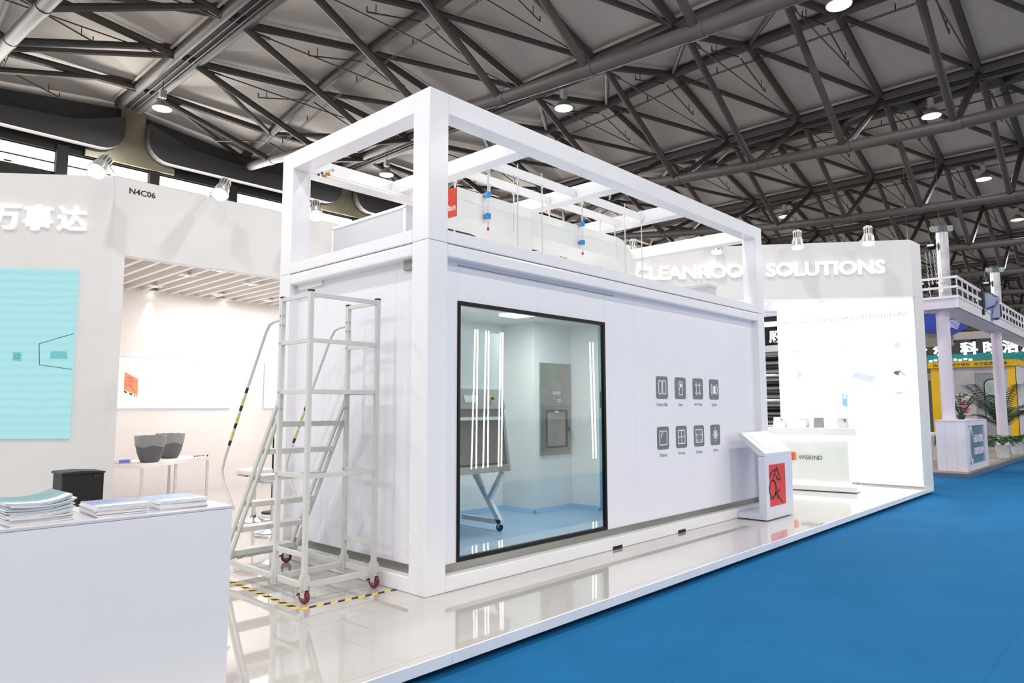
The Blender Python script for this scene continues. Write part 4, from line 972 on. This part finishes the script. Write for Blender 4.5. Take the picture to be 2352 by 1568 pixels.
text('writing', 'PARCLEAN', .17, (cx0+1.05, cy0+.03, .33), X, Z, nlc, gp, width=1.1, bold=.02, depth=.02)
b = MB(); stroke(b, arc(.55, .5, .18, .42, .6, 5.2, 16), .09, (cx0+.1, cy0+.03, .1), X, Z, .02); b.build('round_logo', nlc, gp)
MB().box(cx0-.01, cy0-.01, cz1-.02, cx1, cy1, cz1).build('worktop', nlc, nc)
# deck on columns
dk = thing('balcony_deck', 'white raised balcony deck with railing on round columns', 'balcony', (20, 1, 3.9))
MB().box(15.9, -.8, 3.90, 60, -.18, 3.94).build('soffit', nl, dk); MB().box(15.9, -.18, 3.90, 16.75, 1.6, 3.94).build('soffit', nl, dk)
MB().box(15.88, -.82, 3.90, 60, -.78, 4.14).build('fascia', mat('fascia_white', (222, 224, 228), .4), dk); MB().box(15.88, -.78, 3.90, 15.92, 1.6, 4.14).build('fascia', nl, dk)
MB().box(15.86, -.84, 4.14, 60, -.16, 4.20).box(15.86, -.16, 4.14, 16.75, 1.6, 4.20).build('coping', nlc, dk)
for z in (4.42, 4.66):
    MB().box(15.87, -.83, z-.035, 18.75, -.79, z+.02).build('rail', nlc, dk); MB().box(21.9, -.83, z-.035, 60, -.79, z+.02).build('rail', nlc, dk); MB().box(15.87, -.79, z-.035, 15.91, 1.6, z+.02).build('rail', nlc, dk)
for i in range(44):
    x = 15.95+.62*i
    if 18.75 < x < 21.9: continue
    MB().bar((x, -.80, 4.2), (x, -.80, 4.65), .03).build('baluster', chrome, dk)
MB().bar((15.9, .1, 4.2), (15.9, .1, 4.65), .03).build('baluster', chrome, dk)
MB().box(16.5, .3, 4.2, 16.6, 1.6, 4.62).build('dark_backing', dark_gap, dk)
for n, (x, yy) in enumerate(((16.25, -.40), (22.9, -.50))):
    t = thing('round_column', ['round lilac white column behind the neighbouring counter', 'round lilac white column among the palm leaves'][n], 'column', (x, yy, 0), group='balcony columns')
    MB().tube((x, yy, -.018), (x, yy, 3.88), .145, 28).build('shaft', nl, t, smooth=True); MB().tube((x, yy, 3.875), (x, yy, 3.90), .28, 28).build('collar', nl, t, smooth=True)
gal = mat('galvanised', (188, 190, 196), .28, metal=.85, var=.25, scale=2.5)
for n, (x, yy, zt) in enumerate(((16.35, -.47, 6.02), (23.0, -.56, 5.92))):
    t = thing('galvanised_mast', ['tall galvanised mast with chain hoist above the balcony', 'second galvanised mast farther along the balcony'][n], 'mast', (x, yy, 4.2), group='galvanised masts')
    MB().tube((x, yy, 4.2), (x, yy, zt-.15), .135, 24).build('tube', gal, t, smooth=True); MB().tube((x, yy, zt-.15), (x, yy, zt+.02), .125, 20).build('head', mat('galv_dark', (96, 100, 106), .4, metal=.6), t)
    hd = MB(); plate(hd, rrect(-.26, 0, .26, .15, .04), (x-.05, yy, zt-.13), Vector((.5, -.87, 0)), Z, .03); hd.build('lug_plate', mat('galv_lug', (150, 164, 162), .4, metal=.5), t)
    p = Vector((x-.05, yy, 0))+Vector((-.5, .87, 0))*.24
    MB().path([p+Z*(zt-.06), p+Z*(zt-.2)+Y*.02, p+Z*(zt-.32)], .03, 8).build('hook', black_m, t, smooth=True)
    MB().lathe(p+Z*(zt-.48)+X*-.08, [(.04, 0), (.09, .02), (.11, .05), (.11, .13), (.08, .17)], 20, (1, 0, 0)).build('hoist_body', black_m, t, smooth=True)
    MB().box(p.x-.10, p.y-.07, zt-.50, p.x-.085, p.y+.07, zt-.45).build('hoist_badge', white, t)
    if n == 0:
        for q, (dx_, dy_) in enumerate(((.0, .14), (.0, .06), (.0, -.03), (.02, -.07))):
            cb = MB(); zz = zt-.6
            zend = 4.22 if q == 0 else 4.55
            while zz > zend:
                a = PI/2*(int((zt-zz)/.055) % 2); e = Vector((math.cos(a), math.sin(a), 0)); c0 = p+Vector((dx_, dy_+(zt-.6-zz)*(-.05), zz))
                pts = [c0+e*.012+Z*.02, c0+e*.014, c0+e*.012-Z*.02, c0-Z*.032, c0-e*.012-Z*.02, c0-e*.014, c0-e*.012+Z*.02, c0+Z*.032]
                cb.path(pts, .005, 4, closed=True); zz -= .055
            cb.build('hoist_chain', chrome, t)
# chrome machine on deck between the rails
t = thing('drive_unit', 'shiny metal drive unit mounted in the railing gap of the balcony', 'machine', (20, -.8, 4.1))
MB().box(18.8, -.86, 4.0, 18.95, -.72, 4.75).build('side_plate', hall_black, t); MB().lathe((19.35, -.86, 4.42), [(.2, -.2), (.24, -.16), (.24, .16), (.18, .2)], 24, (1, .1, 0)).build('drum', mat('blue_chrome', (150, 160, 190), .15, metal=.9), t, smooth=True)
MB().lathe((20.2, -.86, 4.32), [(.10, -.35), (.17, -.3), (.17, .3), (.10, .35)], 20).build('motor', MATS['blue_chrome'], t, smooth=True); MB().box(20.9, -.9, 4.16, 21.4, -.74, 4.55).build('gear_box', MATS['blue_chrome'], t, bevel=.03)
MB().tube((20.6, -.9, 4.2), (20.6, -.9, 4.62), .07, 12).build('cylinder', MATS['blue_chrome'], t, smooth=True)

# yellow and white cabin
cbn = thing('yellow_trimmed_cabin', 'grey white modular cabin with yellow corner posts and lettered yellow roof band', 'cabin', (30, 1.3, -.018))
yl = mat('cabin_yellow', (222, 178, 20), .45, var=.03); cwm = mat('cabin_grey_white', (176, 174, 180), .5)
MB().box(29, 2.1, -.018, 29.05, 2.72, 3.1).build('corner_post', yl, cbn); MB().box(28.99, -.12, -.018, 29.05, .12, 3.1).build('corner_post', yl, cbn)
for a, b_ in ((1.85, 2.1), (1.2, 1.845), (.12, .30)): MB().box(29.01, a, .35, 29.06, b_, 3.1).build('wall_panel', cwm, cbn)
MB().box(29.01, .3, 2.82, 29.06, 1.195, 3.1).build('wall_panel', cwm, cbn)
do = MB().box(29.0, .31, .36, 29.05, 1.19, 2.81).build('door', mat('door_grey', (140, 142, 152), .5), cbn)
b = MB(); plate(b, rrect(-.30, -.0, .30, 1.7, .22, 6), (28.995, .62, .9), -Y, Z, .006); b.build('door_window_gasket', black_m, do)
b = MB(); plate(b, rrect(-.265, .035, .265, 1.665, .2, 6), (28.988, .62, .9), -Y, Z, .006); b.build('door_window', mat('door_glass', (150, 172, 170), .15, var=.25, scale=3), do)
MB().box(28.95, 1.08, 1.45, 29.0, 1.12, 1.75).build('door_handle', black_m, do)
MB().box(28.98, -.12, -.018, 29.06, 2.72, .34).build('base_beam', mat('cabin_base', (58, 60, 66), .6), cbn)
bd = MB().box(28.9, -.20, 3.08, 29.1, 2.78, 3.32).build('roof_band', yl, cbn)
text('writing', '远大净   始于信任  忠于品质  净靖', .13, (28.9, 2.60, 3.13), -Y, Z, mat('band_ink', (92, 84, 60), .5), bd, width=2.5, bold=.01, depth=.01)
MB().box(29.05, -.2, -.018, 36, -.14, 3.1).build('side_wall', mat('cabin_white', (205, 205, 208), .5), cbn); MB().box(29.1, -.24, 3.08, 36, -.16, 3.32).build('roof_band', yl, cbn)
MB().box(29.06, -.14, 3.0, 36, 2.72, 3.1).build('roof', cwm, cbn); MB().box(35.9, -.14, -.018, 36, 2.72, 3.0).build('wall_panel', cwm, cbn); MB().box(29.06, 2.66, -.018, 36, 2.72, 3.0).build('wall_panel', cwm, cbn)
sd = MB().box(30.2, -.25, .1, 31.6, -.2, 2.5).build('side_door', mat('side_door', (190, 190, 196), .5), cbn)
b = MB(); plate(b, rrect(0, 0, .6, 1.1, .2, 5), (30.6, -.25, 1.1), X, Z, .01); b.build('side_window', MATS['door_glass'], sd)
# teal sign with glowing characters
sg = thing('character_sign', 'row of glowing white Chinese characters over a teal band behind the cabin', 'sign', (34, 2, 3.8))
MB().box(34.0, -2, 3.35, 34.3, 4.6, 3.95).build('teal_band', mat('teal_band', (20, 120, 120), .5), sg)
MB().box(33.98, -2, 4.62, 34.3, 4.8, 4.95).build('grey_rail', mat('sign_rail', (150, 142, 142), .6), sg)
for ch, y0, wd in (('开', 4.35, .45), ('尔', 3.65, .6), ('科', 2.55, .7), ('时', 1.65, .55), ('洁', .95, .62), ('净', .25, .62), ('工', -.5, .6)):
    text('letter', ch, .58, (33.97, y0, 3.90), -Y, Z, mat('sign_glow', (240, 255, 255), .5, emit=(235, 255, 255), estr=1.6), sg, width=wd, bold=.035, depth=.05)
b = MB()
for i in range(9): b.box(33.9, 2.1+.2*i, 3.62+.03*(i % 2), 33.95, 2.1+.2*i+.13, 3.70+.03*(i % 2))
b.build('small_letters', MATS['sign_glow'], sg)
# lighting truss far behind
lt = thing('stage_truss', 'dark lighting truss with small stage lights far behind the cabin', 'truss', (38, 2, 5))
for yy, z in ((0, 5.0), (0, 5.6)): MB().bar((38, -4, z), (38, 7, z), .07).build('chord', hall_black, lt)
for i in range(18): MB().bar((38, -4+.62*i, 5.0 if i % 2 else 5.6), (38, -4+.62*(i+1), 5.6 if i % 2 else 5.0), .05).build('lacing', hall_black, lt)
for i in range(12):
    yy = -3.6+.9*i; hb_ = MB().lathe((37.9, yy, 4.75), [(.06, 0), (.14, .1), (.14, .3), (.08, .36)], 12).build('stage_light', black_m, lt)
    MB().lathe((37.9, yy, 4.74), [(.07, 0), (.07, .01)], 12).build('lens', [lamp_m, spot_glow][i % 2], hb_)
bn = thing('blue_banner', 'hanging blue banner board with white printed lines under the balcony', 'banner', (26, 1.5, 4.4))
bp = MB().prism([(26, 2.9, 4.90), (26, 1.46, 5.0), (26, .73, 4.45), (26, 1.24, 4.16), (26, 2.9, 4.44)], (.12, 0, 0)).build('board', mat('banner_blue', (28, 52, 150), .5, var=.1), bn)
b = MB()
for i in range(6): b.bar((25.98, 1.65-.05*i, 4.78-.06*i), (25.98, 1.0+.02*i, 4.58-.05*i), .01, .03, up=Z)
b.build('printed_lines', mat('banner_white', (170, 180, 225), .5), bp)
for yy in (1.5, 2.6): MB().tube((26.05, yy, 4.4), (26.05, yy, 13.4), .01, 6).build('hanger_wire', chrome, bn)
MB().box(26.1, 1.3, 3.75, 26.2, 3.2, 4.35).build('lower_board', mat('banner_beige', (120, 116, 112), .6), bn)
# dark backdrop booths far away
for n, (x, y0, y1, h, cc, lab) in enumerate(((48, 2.0, 14, 4.2, (70, 68, 74), 'dark grey booth wall far behind the yellow cabin'), (60, -6, 16, 5.2, (52, 52, 58), 'tall dark booth wall at the far end of the hall'))):
    t = thing('distant_booth', lab, 'booth', (x, y0, -.12)); MB().box(x, y0, -.12, x+.4, y1, h).build('wall_board', mat('booth_dark_%d' % n, cc, .7), t)
    for i in range(6): MB().box(x-.02, y0+.3+i*(y1-y0)/6.2, h-1.0, x, y0+.3+(i+.7)*(y1-y0)/6.2, h-.5).build('fascia_board', mat('fascia_far_%d' % (i % 3), [(150, 150, 160), (60, 90, 120), (120, 116, 112)][i % 3], .6), t)
# plants
leaf = mat('palm_leaf', (30, 62, 38), .5, var=.35, scale=8); leaf2 = mat('fern_leaf', (52, 92, 42), .5, var=.3, scale=8); pot_m = mat('white_pot', (214, 214, 218), .4)
def frond(parent, base, az, length, droop, m_, nl_=11, lw=.05, ll=.34, rise=.9):
    b = MB(); P = []
    d = Vector((math.cos(az), math.sin(az), 0)); s = Vector((-d.y, d.x, 0))
    for i in range(nl_+1):
        t_ = i/nl_; P.append(Vector(base)+d*length*t_*.75+Z*(length*(rise*t_-droop*t_*t_)))
    b.path(P, .008, 4)
    for i in range(2, nl_+1):
        q = P[i]; dd = (P[i]-P[i-1]).normalized(); l_ = ll*(1-.55*abs(i/nl_-.45))
        for sg_ in (-1, 1):
            tip = q+(s*sg_*.8+dd*.7-Z*.25)*l_; w0 = dd*lw*.5
            b.add([q-w0, q+w0, tip], [[0, 1, 2]]); b.add([q-w0-Z*.004, tip, q+w0-Z*.004], [[0, 1, 2]])
    return b.build('frond', m_, parent)
pl = thing('potted_palm', 'tall dark green palm in front of the yellow cabin corner', 'plant', (25.6, -.1, -.018))
MB().lathe((25.6, -.1, -.018), [(.16, 0), (.24, .4), (.25, .42), (.2, .42)], 20).build('pot', pot_m, pl, smooth=True)
MB().tube((25.6, -.1, .38), (25.6, -.1, 1.1), .04, 8).build('stem', leaf, pl)
for i in range(20): frond(pl, (25.6, -.1, .7+.06*(i % 7)), i*2.4, rnd.uniform(1.1, 1.9), rnd.uniform(.35, .8), leaf, 20, .045, .42, rnd.uniform(.8, 1.3))
for n, (x, yy, lab) in enumerate(((21.9, -.62, 'small fern in a white pot at the stage edge, front one'), (24.3, -.66, 'small fern in a white pot at the stage edge, behind the column'))):
    t = thing('potted_fern', lab, 'plant', (x, yy, -.018), group='potted ferns'); MB().lathe((x, yy, -.018), [(.15, 0), (.2, .36), (.21, .38), (.17, .38)], 20).build('pot', pot_m, t, smooth=True)
    for i in range(16): frond(t, (x, yy, .34), i*2.4, rnd.uniform(.5, .85), rnd.uniform(.7, 1.1), leaf2, 8, .05, .16, 1.1)
fl = thing('flower_arrangement', 'pink and cream flower arrangement on the neighbouring counter', 'flowers', (17.4, -.45, 1.19))
MB().lathe((17.4, -.45, 1.19), [(.07, 0), (.11, .1), (.1, .12)], 16).build('vase', leaf, fl, smooth=True)
for i in range(16): frond(fl, (17.4, -.45, 1.25), i*2.4, rnd.uniform(.25, .55), rnd.uniform(.1, .5), leaf, 6, .04, .1, 1.5)
for i, cc in enumerate(((225, 90, 150), (235, 110, 130), (240, 228, 170), (225, 90, 150), (238, 232, 190), (230, 120, 100), (235, 190, 120))):
    a = i*1.1; c = (17.4+.15*math.cos(a), -.5+.15*math.sin(a)*.6-.03, 1.33+.075*((i*3) % 7)); MB().lathe(c, [(.01, 0), (.06, .02), (.07, .05), (.03, .07)], 10).build('blossom', mat('blossom_%d' % i, cc, .6), fl, smooth=True)
# machine seen through the narrow gap
mc = thing('roller_machine', 'dark printing machine with rows of rollers seen through the narrow gap', 'machine', (18, 4.4, -.018))
MB().box(18.6, 3.2, -.018, 18.8, 6, 3.1).build('frame', black_m, mc)
for i in range(9):
    z = .9+.27*i; MB().tube((18.4, 3.3, z), (18.4, 6, z), .08, 12).build('roller', [chrome, ink, black_m][i % 3], mc, smooth=True)
    MB().box(18.5, 3.3, z+.10, 18.58, 6, z+.2).build('tray', mat('tray_white', (200, 200, 205), .5), mc)
MB().tube((18.2, 4.28, 1.95), (18.3, 4.28, 1.95), .17, 20).build('hand_wheel', mat('wheel_red', (190, 50, 40), .4), mc); MB().tube((18.18, 4.28, 1.95), (18.2, 4.28, 1.95), .13, 20).build('wheel_face', white, mc)
MB().bar((18.25, 4.2, .8), (18.25, 4.2, 3.1), .05).build('upright', mat('upright_green', (130, 170, 140), .5), mc)
gs = thing('black_fascia_sign', 'black fascia with glowing white Chinese character seen through the gap', 'sign', (18, 4.5, 3.4))
MB().box(18.0, 3.2, 3.45, 18.2, 6.2, 4.05).build('board', black_m, gs); MB().box(17.95, 3.2, 4.05, 18.2, 6.2, 4.2).build('glow_rail', MATS['sign_glow'], gs); MB().box(17.95, 3.2, 3.25, 18.2, 6.2, 3.45).build('lower_rail', nl, gs)
text('letter', '股', .38, (17.99, 4.75, 3.53), -Y, Z, glow_letter, gs, width=.4, bold=.03, depth=.03)
MB().box(17.9, 3.0, 4.4, 18.2, 6.4, 4.6).build('upper_rail', nl, gs); MB().box(18.3, 3.0, 4.2, 18.4, 6.4, 5.3).build('backing_board', hall_black, gs)
# tables and seats glimpsed left of the neighbouring counter
t = thing('neighbour_table', 'pale table glimpsed left of the neighbouring counter', 'table', (19, 1.2, -.02)); MB().box(18.6, .5, .72, 19.4, 2.0, .78).build('tabletop', nlc, t)
for x, yy in ((18.65, .55), (19.35, .55), (18.65, 1.95), (19.35, 1.95)): MB().bar((x, yy, -.018), (x, yy, .72), .05).build('leg', chrome, t)

# LED tube columns across the aisle, reflected in the window
for n, (xb, xt) in enumerate(((6.39, 6.49), (6.527, 6.56), (6.73, 6.81), (6.871, 6.89), (7.187, 7.26), (7.28, 7.33), (10.579, 10.49), (10.70, 10.62))):
    t = thing('led_tube', 'glowing LED tube standing across the aisle', 'light tube', (xb, -6.0, -.12), group='LED tubes across the aisle')
    MB().tube((xb, -6.0, .25), (xt, -6.0, 3.15), .015, 10).build('tube', mat('led_tube_glow', (255, 255, 255), .4, emit=(255, 255, 255), estr=16), t, smooth=True)
    MB().box(xb-.04, -6.04, -.12, xb+.04, -5.96, .25).build('socket', white, t)
    MB().tube((xt, -6.0, 3.15), (xt, -6.0, 3.22), .025, 10).build('end_cap', white, t)

bpy.data.objects.remove(_to)
